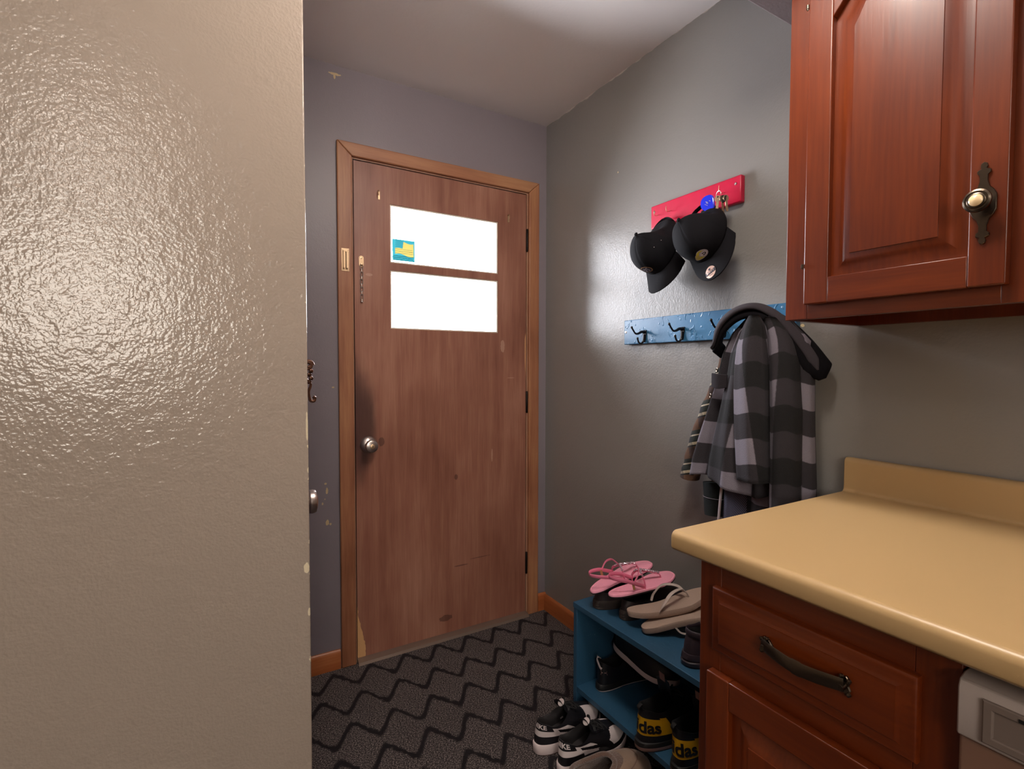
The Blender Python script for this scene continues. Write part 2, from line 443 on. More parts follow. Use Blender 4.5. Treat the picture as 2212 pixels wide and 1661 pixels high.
# ------------------------------------------------------------------ entrance door
D = thing('door_1', 'worn mahogany entrance door with two small panes one above the other', 'door', (DL, 0, 0)); struct(D)
ZW = (1.370, 1.612, 1.643, 1.882); XW = (-.777, -.268)
g = G(); T = .044
g.box((DL + .003, 0, DB + .012), (XW[0], T, DT - .003)).box((XW[1], 0, DB + .012), (DR - .003, T, DT - .003))
g.box((XW[0], 0, DB + .012), (XW[1], T, ZW[0])).box((XW[0], 0, ZW[1]), (XW[1], T, ZW[2])).box((XW[0], 0, ZW[3]), (XW[1], T, DT - .003))
slab = obj('door_panel', g, M['door_wood'], D)
for z0, z1, nm in ((ZW[0], ZW[1], 'lower'), (ZW[2], ZW[3], 'upper')):
    g = G()
    w = .006
    for a, b_ in (((XW[0], .004, z0), (XW[0] + w, .036, z1)), ((XW[1] - w, .004, z0), (XW[1], .036, z1)), ((XW[0] + w, .004, z0), (XW[1] - w, .036, z0 + w)), ((XW[0] + w, .004, z1 - w), (XW[1] - w, .036, z1))): g.box(a, b_)
    wb = obj('window_bead', g, M['white_trim'], D, bevel=.0015); wb['label'] = 'pale painted bead framing the %s pane' % nm
    gp = obj('glass_pane', G().box((XW[0] + .004, .037, z0 + .004), (XW[1] - .004, .040, z1 - .004)), M['glass'], D)
# sticker on the upper pane: teal with a yellow striped flag
M['st_teal'] = translucent('teal_sticker_film', srgb(70, 190, 205)); M['st_yel'] = translucent('yellow_sticker_film', srgb(250, 226, 120))
M['st_dark'] = translucent('teal_sticker_print', srgb(20, 120, 130)); M['st_lt'] = translucent('pale_sticker_print', srgb(190, 240, 245))
g = G(); sx0, sx1, sz0, sz1 = -.757, -.658, 1.662, 1.752
def q(x0, z0, x1, z1, y, mi): g.add([(x0, y, z0), (x1, y, z0), (x1, y, z1), (x0, y, z1)], [(0, 1, 2, 3)], mi)
fx0, fx1, fz0, fz1 = sx0 + .012, sx1 - .006, sz0 + .028, sz1 - .007
N = 20; vs = []
for i in range(N + 1):
    u = i / N; x = lerp(fx0, fx1, u); dz = -.006 * u + .004 * sin(u * 6.0)
    vs += [(x, .0361, fz0 + dz), (x, .0361, (fz0 + .024 if u < .42 else fz1) + dz)]
g.add(vs, [(2 * i, 2 * i + 2, 2 * i + 3, 2 * i + 1) for i in range(N)], 1)
lo = [(x, y, sz0) if k % 2 == 0 else vs[k - 1] for k, (x, y, z) in enumerate(vs)]; g.add(lo, [(2 * i, 2 * i + 2, 2 * i + 3, 2 * i + 1) for i in range(N)], 0)
hi = [vs[k + 1] if k % 2 == 0 else (x, y, sz1) for k, (x, y, z) in enumerate(vs)]; g.add(hi, [(2 * i, 2 * i + 2, 2 * i + 3, 2 * i + 1) for i in range(N)], 0)
q(sx0, sz0, fx0, sz1, .0361, 0); q(fx1, sz0, sx1, sz1, .0361, 0)
for r in range(7):
    for c in range(8):
        x = fx0 + .002 + c * .0042 + (r % 2) * .002; z = fz0 + .028 + r * .0048; q(x, z, x + .0019, z + .0019, .0358, 2)
for r in range(3): q(fx0, fz0 + .004 + r * .008, fx1 - .003, fz0 + .0052 + r * .008, .0358, 3)
for r in range(3):
    x = sx0 + .004
    while x < sx1 - .006:
        w = random.uniform(.003, .010); q(x, sz0 + .004 + r * .007, min(x + w, sx1 - .003), sz0 + .0066 + r * .007, .0361, 3 if r else 2); x += w + .0018
st = obj('window_sticker', g, [M['st_teal'], M['st_yel'], M['st_dark'], M['st_lt']], D); st['label'] = 'small teal and yellow flag sticker on the upper pane'
# casing, mitred at the top corners
ci0, ci1, co0, co1, ct0, ct1 = DL - .006, DR + .006, DL - .0633, DR + .0633, DT + .006, 2.0934
for P in ([(co0, 0, 0), (ci0, 0, 0), (ci0, 0, ct0), (co0, 0, ct1)], [(ci1, 0, 0), (co1, 0, 0), (co1, 0, ct1), (ci1, 0, ct0)]):
    obj('door_casing', G().prism(P, (0, -1, 0), .017), M['casing_wood'], D, bevel=.004, seg=2)
obj('door_casing', G().prism([(ci0 + .0004, 0, ct0), (ci1 - .0004, 0, ct0), (co1 - .0004, 0, ct1), (co0 + .0004, 0, ct1)], (0, -1, 0), .017), M['casing_wood_x'], D, bevel=.004, seg=2)
g = G().box((DL - .012, -.002, 0), (DL - .0015, .1, DT + .012)).box((DR + .0015, -.002, 0), (DR + .012, .1, DT + .012)).box((DL - .0015, -.002, DT + .0015), (DR + .0015, .1, DT + .012))
g.box((DL - .0015, T + .001, .0), (DL + .012, .07, DT)).box((DR - .012, T + .001, 0), (DR + .0015, .07, DT)).box((DL, T + .001, DT - .012), (DR, .07, DT))
obj('door_jamb', g, M['jamb'], D)
obj('threshold', G().loft([[(x, -.035, 0), (x, -.030, .010), (x, -.006, .016), (x, .1, .016), (x, .1, 0)] for x in (DL, DR)]), M['sill'], D)
for z0, z1 in ((1.766, 1.867), (.993, 1.092), (.205, .306)):
    g = G().lathe([(0, z0 - .003), (.004, z0 - .003), (.0055, z0), (.0055, z1), (.004, z1 + .003), (0, z1 + .003)], (DR + .001, -.004, 0), (0, 0, 1), 14)
    for k in range(1, 5): g.lathe([(.006, 0), (.006, .0012)], (DR + .001, -.004, z0 + (z1 - z0) * k / 5), (0, 0, 1), 14)
    g.box((DR - .003, -.001, z0), (DR + .004, .004, z1))
    obj('hinge', g, M['iron'], D)
# knob: rosette, neck, keyed cylinder knob
kx, kz = -.873, .893
g = G().lathe([(0, 0), (.034, 0), (.034, .003), (.030, .008), (.019, .014), (.0125, .016), (.0115, .030), (.0165, .036), (.0245, .041), (.0255, .052), (.0235, .060), (.017, .063), (.0, .0635)], (kx, 0, kz), (0, -1, 0), 40)
kn = obj('door_knob', g, M['steel'], D)
g = G().lathe([(0, .0625), (.0095, .0625), (.0095, .066), (.0075, .0672), (0, .0672)], (kx, 0, kz), (0, -1, 0), 24).box((kx - .001, -.0680, kz - .004), (kx + .001, -.0668, kz + .004), 1)
obj('key_cylinder', g, [M['brass'], M['black_gap']], kn)
# chain keeper on the casing
kx0, kx1, kz0, kz1 = -.977, -.947, 1.587, 1.676
g = G().box((kx0, -.0195, kz0), (kx1, -.017, kz1))
for sgn in (-1, 1): g.box(((kx0 + kx1) / 2 + sgn * .0085 - .0015, -.030, kz0 + .010), ((kx0 + kx1) / 2 + sgn * .0085 + .0015, -.0195, kz1 - .012))
for sgn in (-1, 1): g.box(((kx0 + kx1) / 2 + sgn * .0055 - .0035, -.031, kz0 + .010), ((kx0 + kx1) / 2 + sgn * .0055 + .0035, -.0285, kz1 - .012))
g.box((kx0 + .005, -.031, kz1 - .016), (kx1 - .005, -.0195, kz1 - .010))
for a in (kx0 + .004, kx1 - .004):
    for c in (kz0 + .006, kz1 - .006): g.lathe([(.0022, 0), (.0018, .0012), (0, .0014)], (a, -.0195, c), (0, -1, 0), 10)
obj('chain_keeper', g, M['brass'], D, bevel=.0008)
# chain mount, links and end stop on the door
g = G().prism([(-.896 + .0095 * cos(a), 0, (1.648 if sin(a) > 0 else 1.622) + .0095 * sin(a)) for a in [2 * PI * k / 24 for k in range(24)]], (0, -1, 0), .003)
g.lathe([(.004, 0), (.004, .0015), (0, .002)], (-.896, -.003, 1.648), (0, -1, 0), 12).lathe([(.005, 0), (.003, .006), (.004, .010), (0, .011)], (-.896, -.003, 1.622), (0, -1, 0), 12)
obj('chain_mount', g, M['brass'], D)
g = G(); z = 1.613
def link(cx, cy, cz, hl, hw, ang, r=.0014):
    pts = []
    for k in range(20):
        a = 2 * PI * k / 20; px, pz = hw * cos(a), (hl - hw) * (1 if sin(a) > 0 else -1) + hw * sin(a)
        pts.append((cx + px * cos(ang), cy + px * sin(ang), cz + pz))
    fr = []
    P = [Vector(p) for p in pts]; n = len(P); loops = []
    for i in range(n):
        t = (P[(i + 1) % n] - P[i - 1]).normalized(); a = Vector((-sin(ang), cos(ang), 0)); b_ = t.cross(a)
        loops.append([tuple(P[i] + a * r * cos(2 * PI * k / 6) + b_ * r * sin(2 * PI * k / 6)) for k in range(6)])
    vs = [p for L in loops for p in L]
    g.add(vs, grid_faces(6, n, True, True))
for k in range(9):
    link(-.896 + .0006 * sin(k), -.006, z - k * .0150, .0115 if k % 2 == 0 else .009, .0048 if k % 2 == 0 else .0044, 0 if k % 2 == 0 else PI / 2 - .3)
obj('door_chain', g, M['steel'], D)
obj('chain_stop', G().lathe([(.0, 0), (.003, .001), (.0035, .006), (.006, .008), (.006, .012), (0, .013)], (-.896, -.007, 1.483), (0, 0, -1), 14), M['steel'], D)
# two curtain clips left on the door
for cx, cz in ((-.823, 1.909), (-.214, 1.905)):
    g = G().box((cx - .004, -.003, cz - .016), (cx + .004, 0, cz + .016)).tube(spline([(cx - .002, -.002, cz + .014), (cx - .004, -.012, cz + .016), (cx - .006, -.018, cz + .008), (cx - .005, -.016, cz - .004)], 5), .0022, .0028)
    obj('curtain_clip', g, M['brass'], D)
# closet door in the left wall (only its knob shows past the beige wall)
D2 = thing('door_2', 'flush grey closet door in the left wall, only its steel knob showing past the beige wall', 'door', (-1.25, -.9, 0)); struct(D2)
obj('door_panel', G().box((-1.2515, -.905, .012), (-1.2475, -.20, 2.03)), M['grey_back'], D2)
obj('door_knob', G().lathe([(0, 0), (.027, 0), (.027, .003), (.013, .006), (.011, .010), (.020, .014), (.0265, .020), (.0270, .027), (.0245, .033), (.012, .037), (0, .038)], (-1.2475, -.86, .905), (1, 0, 0), 36), M['steel'], D2)

# ornate bronze hook on the left wall, in profile at the corner
HK = thing('ornate_wall_hook', 'small ornate bronze scroll hook peeping past the edge of the beige wall', 'hook', (-1.25, -.92, 1.19))
y0 = -.905
g = G().prism([(-1.25, y0 - .011 * (1 if k < 6 else -1) * abs(sin(k / 11 * PI * 2)) * 1.1 - .0, 1.19 + .036 * cos(k / 12 * 2 * PI)) for k in range(12)], (1, 0, 0), .003)
obj('back_plate', g, M['bronze'], HK)
sp = [(-1.246 + .020 * (1 - t * .3) * (1 + cos(t * 9)) * .5 + .003, y0, 1.215 + .010 * sin(t * 9) * (1 - t * .4)) for t in [k / 24 for k in range(25)]]
g = G().tube(sp, .0028, .0035, 8, up=(0, 1, 0))
for k in range(5): g.lathe([(0, 0), (.0045, .002), (.0055, .005), (.0035, .009), (0, .010)], (-1.247 + .011 + .003 * (k % 2), y0 + .002 * (-1) ** k, 1.212 - k * .008), (1, 0, -.3), 10)
g.tube(spline([(-1.238, y0, 1.185), (-1.229, y0, 1.174), (-1.233, y0, 1.158), (-1.2315, y0, 1.145), (-1.229, y0, 1.138), (-1.2225, y0, 1.137), (-1.2205, y0, 1.143)], 6), [.003] * 20 + [.0035] * 17, None, 8, up=(0, 1, 0))
g.lathe([(0, 0), (.004, .002), (.0045, .005), (0, .009)], (-1.2215, y0, 1.1405), (0, 0, 1), 10)
obj('hook_arm', g, M['bronze'], HK)

# ------------------------------------------------------------------ kitchen units
def arch_loop(yL, yR, zb, zs, ah, d, x, n=18):
    """closed loop inset by d; y falls to the right in the photo"""
    L = [(x, yL - d, zb + d), (x, yR + d, zb + d), (x, yR + d, zs - d)]
    for k in range(1, n):
        t = k / n; L.append((x, lerp(yR + d, yL - d, t), zs - d + ah * sin(PI * t) ** 1.15))
    L.append((x, yL - d, zs - d)); return L
def cabinet_door(parent, xf, y0, y1, z0, z1, st, rail, zs, ah, mat_v, mat_h, th=.019):
    """framed door facing -x: y0 > y1, front face at xf"""
    g = G(); iL, iR, iB = y0 - st, y1 + st, z0 + rail
    top = arch_loop(iL, iR, iB, zs, ah, 0, xf)[2:]
    outline = [(xf + .0002, p[1], p[2]) for p in top] + [(xf + .0002, iL, z1), (xf + .0002, iR, z1)]
    fr = None
    for a_, b_ in ((y0, iL), (iR, y1)): fr = obj('door_stile', G().box((xf, a_, z0), (xf + th, b_, z1)), mat_v, parent, bevel=.0025, seg=3)
    obj('door_rail', G().box((xf + .0002, iL, z0), (xf + th, iR, iB)), mat_h, parent, bevel=.0015, seg=2)
    obj('door_rail', G().prism(outline, (1, 0, 0), th - .001), mat_h, parent, bevel=.0015, seg=2)
    loops = [arch_loop(iL, iR, iB, zs, ah, d, x) for d, x in ((-.004, xf + .013), (.0, xf + .013), (.005, xf + .013), (.008, xf + .0128), (.016, xf + .0112), (.024, xf + .0080), (.032, xf + .0040), (.038, xf + .0018), (.0405, xf + .0012), (.041, xf - .0006), (.046, xf - .0008))]
    g3 = G().loft(loops, False, True)
    obj('raised_panel', g3, mat_v, parent, sharp=30)
    return fr
U = thing('upper_cabinet', 'cherry wall cabinet with arched raised-panel door above the counter', 'cabinet', (0, -1.4068, 1.316))
cy0, cy1, cz0, cz1, cf = -1.4068, -2.26, 1.316, 2.135, -.307
g = G().box((cf + .019, cy0, cz0), (-.001, cy0 - .015, cz1)).box((cf + .019, cy1 + .015, cz0), (-.001, cy1, cz1)).box((cf + .019, cy0 - .015, 1.340), (-.001, cy1 + .015, 1.352)).box((cf + .019, cy0 - .015, cz1 - .015), (-.001, cy1 + .015, cz1)).box((-.020, cy0 - .015, cz0), (-.001, cy1 + .015, 1.340))
obj('carcass', g, M['cherry_v'], U)
for a_, b_ in ((cy0 + .0015, cy0 - .046), (-1.765, -1.835), (cy1 + .04, cy1)): obj('frame_stile', G().box((cf, a_, cz0), (cf + .019, b_, cz1)), M['cherry_v'], U, bevel=.001)
for a_, b_ in ((cy0 - .046, -1.765), (-1.835, cy1 + .04)):
    for c_, d_ in ((cz0, 1.352), (2.08, cz1)): obj('frame_rail', G().box((cf + .0003, a_, c_), (cf + .019, b_, d_)), M['cherry_h'], U, bevel=.001)
cabinet_door(U, -.3265, -1.455, -1.775, 1.345, 2.10, .0485, .052, 1.915, .10, M['cherry_v'], M['cherry_h'])
cabinet_door(U, -.3265, -1.825, -2.25, 1.345, 2.10, .0485, .052, 1.915, .10, M['cherry_v'], M['cherry_h'])
for zz in (1.426, 1.962):
    obj('door_hinge', G().lathe([(0, -.005), (.0028, -.004), (.0028, .004), (0, .005)], (-.3285, -1.4535, zz), (0, 0, 1), 10).lathe([(0, -.007), (.0018, -.0065), (.0018, -.005)], (-.3285, -1.4535, zz), (0, 0, 1), 10), M['pewter'], U)
# knob with long back plate
ky, kz = -1.7455, 1.478
half = [(0, -.066), (.0035, -.064), (.0045, -.060), (.003, -.056), (.0085, -.053), (.0085, -.049), (.005, -.046), (.005, -.036), (.008, -.026), (.013, -.020), (.0165, -.012), (.0165, 0)]
half = half + [(w, -z) for w, z in reversed(half[:-1])]
pts = [(ky - w, kz + z) for w, z in half] + [(ky + w, kz + z) for w, z in reversed(half[1:-1])]
kb = obj('knob_plate', G().prism([(-.3265, y, z) for y, z in pts], (-1, 0, 0), .004, inset=.001), M['pewter'], U)
g = G().lathe([(.009, 0), (.007, .006), (.006, .010), (.010, .015), (.0165, .019), (.0185, .023), (.0180, .026), (.0150, .0275), (.0145, .0265), (.0125, .0265), (.012, .028), (.0105, .029), (0, .029)], (-.3305, ky, kz), (-1, 0, 0), 32)
kk = obj('door_knob', g, M['pewter'], kb)
obj('knob_insert', G().lathe([(.0095, .0285), (.0090, .0305), (.006, .033), (0, .034)], (-.3305, ky, kz), (-1, 0, 0), 28), M['ceramic'], kb)

B = thing('base_cabinet', 'cherry base cabinet with one drawer over a raised-panel door, under the counter end', 'cabinet', (0, -1.427, 0))
by0, by1, bf = -1.427, -1.8245, -.60
g = G().box((bf + .019, by0, .10), (-.014, by0 - .015, .8575)).box((bf + .019, by1 + .015, .10), (-.014, by1, .8575)).box((bf + .019, by0, .10), (-.014, by1, .115)).box((-.55, by0 - .01, 0), (-.53, by1 + .01, .10)).box((-.53, by0, 0), (-.014, by0 - .015, .1))
obj('carcass', g, M['cherry_v'], B)
for a_, b_ in ((by0 + .001, by0 - .045), (by1 + .050, by1)): obj('frame_stile', G().box((bf, a_, .10), (bf + .019, b_, .8575)), M['cherry_v'], B, bevel=.0012)
for a_, b_ in ((.795, .8575), (.640, .690), (.10, .13)): obj('frame_rail', G().box((bf + .0003, by0 - .045, a_), (bf + .019, by1 + .050, b_)), M['cherry_h'], B, bevel=.001)
def rect(x, y0, y1, z0, z1, d): return [(x, y0 - d, z0 + d), (x, y1 + d, z0 + d), (x, y1 + d, z1 - d), (x, y0 - d, z1 - d)]
y0, y1, z0, z1 = -1.461, -1.783, .684, .803
loops = [rect(x, y0, y1, z0, z1, d) for d, x in ((0, bf), (0, bf - .009), (.001, bf - .011), (.003, bf - .0125), (.006, bf - .013), (.016, bf - .0155), (.022, bf - .0185), (.0225, bf - .020), (.03, bf - .0205))]
dr = obj('drawer', G().loft(loops), M['cherry_h'], B, sharp=28)
hy0, hy1, hz = -1.578, -1.697, .750
hx = bf - .0205
path = [(hx - .010, hy0 + .004, hz + .003), (hx - .015, hy0 - .012, hz + .002), (hx - .0195, hy0 - .036, hz + .000), (hx - .021, (hy0 + hy1) / 2, hz - .001), (hx - .0195, hy1 + .036, hz + .000), (hx - .015, hy1 + .012, hz + .002), (hx - .010, hy1 - .004, hz + .003)]
P = spline(path, 8); n = len(P)
ra = [lerp(.0098, .0108, sin(PI * i / (n - 1))) + (.0012 if abs(i / (n - 1) - .5) < .06 else 0) for i in range(n)]
g = G().tube(P, ra, .0022, 10, up=(0, 0, 1))
for hy in (hy0, hy1):
    s_ = 1 if hy == hy0 else -1
    g.prism([(hx, hy + s_ * a, hz + b_) for a, b_ in ((-.010, -.004), (-.004, -.010), (.006, -.013), (.010, -.006), (.007, 0), (.010, .008), (.004, .014), (-.005, .010), (-.010, .004))], (-1, 0, 0), .004, inset=.001)
    g.lathe([(.006, 0), (.0055, .008), (.005, .014)], (hx, hy, hz), (-1, 0, -.1), 12)
    for a, b_ in ((.008, .009), (.008, -.011), (-.002, .012)): g.lathe([(.0035, .003), (.0032, .006), (0, .0078)], (hx, hy + s_ * a, hz + b_), (-1, 0, 0), 10)
obj('drawer_handle', g, M['pewter'], dr)
cabinet_door(B, bf - .020, -1.457, -1.786, .12, .645, .048, .052, .593, 0, M['cherry_v'], M['cherry_h'])

# countertop with backsplash, rolled front edge
CT = thing('countertop', 'almond laminate countertop with upstand running along the right wall', 'countertop', (0, -1.394, .858))
def ct_prof(y):
    xf, zt, zb = -.6486, .896, .858
    L = [(-.001, zb), (xf + .006, zb), (xf + .001, zb + .004), (xf, zb + .009)]
    for k in range(6): a = PI - k / 5 * PI / 2; L.append((xf + .013 + .013 * cos(a), zt - .013 + .013 * sin(a)))
    L += [(xf + .05, zt)]
    for k in range(5): a = k / 4 * PI / 2; L.append((-.032 + .010 * sin(a), zt + .010 - .010 * cos(a)))
    for k in range(5): a = k / 4 * PI / 2; L.append((-.022 + .012 * (1 - cos(a)), .9825 - .012 + .012 * sin(a)))
    L += [(-.001, .9825)]
    return [(x, y, z) for x, z in L]
obj('worktop', G().loft([ct_prof(-1.394), ct_prof(-4.3)]), M['counter'], CT, bevel=.0015, sharp=40)

DWM = thing('dishwasher', 'grey and taupe dishwasher under the counter beside the base cabinet', 'dishwasher', (0, -1.826, 0))
wy0, wy1 = -1.8265, -2.425
obj('body', G().box((-.58, wy0, .10), (-.015, wy1, .855)).box((-.53, wy0, 0), (-.05, wy1, .1)), M['black_gap'], DWM)
obj('door_front', G().box((-.614, wy0, .14), (-.58, wy1, .757)), M['dw_door'], DWM, bevel=.004)
g = G().loft([[(-.58, y, .759), (-.619, y, .759), (-.6215, y, .763), (-.6215, y, .820), (-.617, y, .829), (-.605, y, .8335), (-.58, y, .8335)] for y in (wy0, wy1)])
pn = obj('control_panel', g, M['dw_panel'], DWM, bevel=.002)
g = G().loft([rect(x, -1.851, -2.40, .766, .818, d) for d, x in ((0, -.6212), (0, -.6245), (.0015, -.6255), (.0085, -.6255), (.010, -.6245), (.0105, -.6225))], False, True)
obj('control_bezel', g, M['dw_inset'], pn, sharp=25)
g = G()
for k in range(3): g.box((-.6262, -1.883 - k * .16, .8095), (-.6248, -2.0 - k * .16, .8135))
for k in range(5): g.lathe([(.0, .0), (.009, .0), (.008, .003), (0, .0035)], (-.6225, -1.905 - k * .05, .787), (-1, 0, 0), 16)
obj('buttons', g, M['black_gap'], pn)

# ================================================================== small things
def euler_from(x_dir, up=(0, 0, 1)):
    X = Vector(x_dir).normalized(); U = Vector(up); Y = U.cross(X).normalized(); Z = X.cross(Y)
    return Matrix((X, Y, Z)).transposed().to_euler()

# ---- red key board
M['red'] = plain('red_painted_wood', srgb(196, 20, 62), .38, bump=(40, .35, .001), vary=.12)
M['red_d'] = M['red']
RB = thing('key_rack', 'small red painted board with wire hooks, high on the right wall', 'rack', (0, -.713, 1.713))
obj('board', G().box((-.020, -.713, 1.716), (0, -1.083, 1.799)), M['red'], RB, bevel=.004, seg=2)
for hy in (-.748, -.805, -1.018, -1.10 + .02):
    if hy < -1.05: continue
    if hy < -1.0: P = spline([(-.019, -1.024, 1.760), (-.034, -1.026, 1.755), (-.048, -1.028, 1.756), (-.053, -1.029, 1.764), (-.052, -1.029, 1.774)], 5)
    else: P = spline([(-.019, hy, 1.762), (-.030, hy, 1.757), (-.038, hy, 1.758), (-.041, hy, 1.766), (-.040, hy, 1.774)], 5)
    obj('wire_hook', G().tube(P, .0011, None, 8, up=(0, 1, 0)), M['brass'], RB)
for hy in (-1.064, -.730): obj('screw', G().lathe([(.0045, 0), (.004, .0012), (.0015, .0016), (0, .0008)], (-.020, hy, 1.775), (-1, 0, 0), 16), M['steel'], RB)

# ---- blue coat rack
def blue(name, col, rough, bs=.8):
    m, nt, b, out = new_mat(name); t = NT(nt); co = t.coord()
    n1 = t.noise(co, 9, 3); sp = t.noise(co, 240, 2, .6)
    c = t.mix(n1, tuple(k * .86 for k in col), tuple(k * 1.14 for k in col))
    c = t.mix(t.math('GREATER_THAN', sp, .755), c, srgb(150, 176, 196))
    t.l(c, b.inputs['Base Color']); b.inputs['Roughness'].default_value = rough
    vor = t.noise(t.map(co, (1, 1, .7)), 42, 1.5, .4, 1.2)
    t.bump(t.math('ADD', t.smooth(vor, .60, .68), t.math('MULTIPLY', t.noise(co, 120, 2), .12)), bs, .0016 if bs > .5 else .0006, b)
    return m
M['blue_gloss'] = blue('glossy_blue_painted_wood', srgb(58, 112, 152), .28)
M['blue'] = blue('blue_painted_plywood', srgb(40, 80, 108), .5, .25)
CR = thing('coat_rack', 'blue painted board with black coat hooks on the right wall below the red board', 'coat rack', (0, -.577, 1.301))
obj('board', G().box((-.020, -.578, 1.300), (0, -1.262, 1.394)), M['blue_gloss'], CR, bevel=.0025, seg=2)
def coat_hook(y, z):
    x0 = -.020
    g = G()
    base = [(x0, y + a, z + b_) for a, b_ in ((-.007, .020), (.007, .020), (.009, .010), (.006, -.004), (.004, -.020), (0, -.026), (-.004, -.020), (-.006, -.004), (-.009, .010))]
    g.prism(base, (-1, 0, 0), .004, inset=.001)
    # upper arm rising to a ball tip, lower arm curling up
    P = spline([(x0 - .003, y, z + .012), (x0 - .018, y, z + .013), (x0 - .034, y, z + .006), (x0 - .048, y, z + .006), (x0 - .060, y, z + .018), (x0 - .066, y, z + .026)], 6)
    g.tube(P, [lerp(.0058, .0030, min(1, i / 20)) for i in range(len(P))], None, 10, up=(0, 1, 0))
    g.lathe([(0, -.0045), (.003, -.0036), (.0045, 0), (.003, .0036), (0, .0045)], (x0 - .067, y, z + .0275), (-.4, 0, 1), 12)
    P = spline([(x0 - .003, y, z + .004), (x0 - .005, y, z - .012), (x0 - .010, y, z - .024), (x0 - .020, y, z - .030), (x0 - .031, y, z - .026), (x0 - .037, y, z - .014)], 6)
    g.tube(P, [lerp(.0055, .0030, min(1, i / 20)) for i in range(len(P))], None, 10, up=(0, 1, 0))
    g.lathe([(0, -.0045), (.003, -.0036), (.0045, 0), (.003, .0036), (0, .0045)], (x0 - .0375, y, z - .012), (-.3, 0, 1), 12)
    h = obj('hook', g, M['black_metal'], CR)
    obj('hook_screw', G().lathe([(.003, 0), (.0025, .001), (0, .0014)], (x0 - .004, y, z + .017), (-1, 0, 0), 10), M['black_metal'], h)
for y in (-.690, -.868, -1.035, -1.205): coat_hook(y, 1.330)
for y, z in ((-1.247, 1.335), (-.588, 1.348)): obj('screw', G().lathe([(.0052, 0), (.0045, .001), (.002, .0014), (.0018, .0005), (0, .0005)], (-.020, y, z), (-1, 0, 0), 18), M['steel'], CR)

# ---- blue shoe bench
SB = thing('shoe_shelf', 'low blue painted plywood shoe shelf standing against the right wall', 'shelf', (-.35, -.695, 0), (0, 0, rad(1.25)))
SH, SDp, SLn, ZB = .400, .335, .70, .110
obj('top_board', G().box((-.002, .0, SH - .0185), (SDp, -SLn, SH)), M['blue'], SB, world=False, bevel=.0015)
obj('side_panel', G().box((0, -.001, 0), (SDp, -.019, SH - .0185)), M['blue'], SB, world=False, bevel=.001)
obj('side_panel', G().box((0, -SLn + .019, 0), (SDp, -SLn + .001, SH - .0185)), M['blue'], SB, world=False, bevel=.001)
obj('shelf_board', G().box((0.001, -.019, ZB - .0185), (SDp, -SLn + .019, ZB)), M['blue'], SB, world=False, bevel=.001)
obj('back_panel', G().box((SDp - .006, -.019, ZB), (SDp, -SLn + .019, SH - .0185)), M['blue'], SB, world=False)

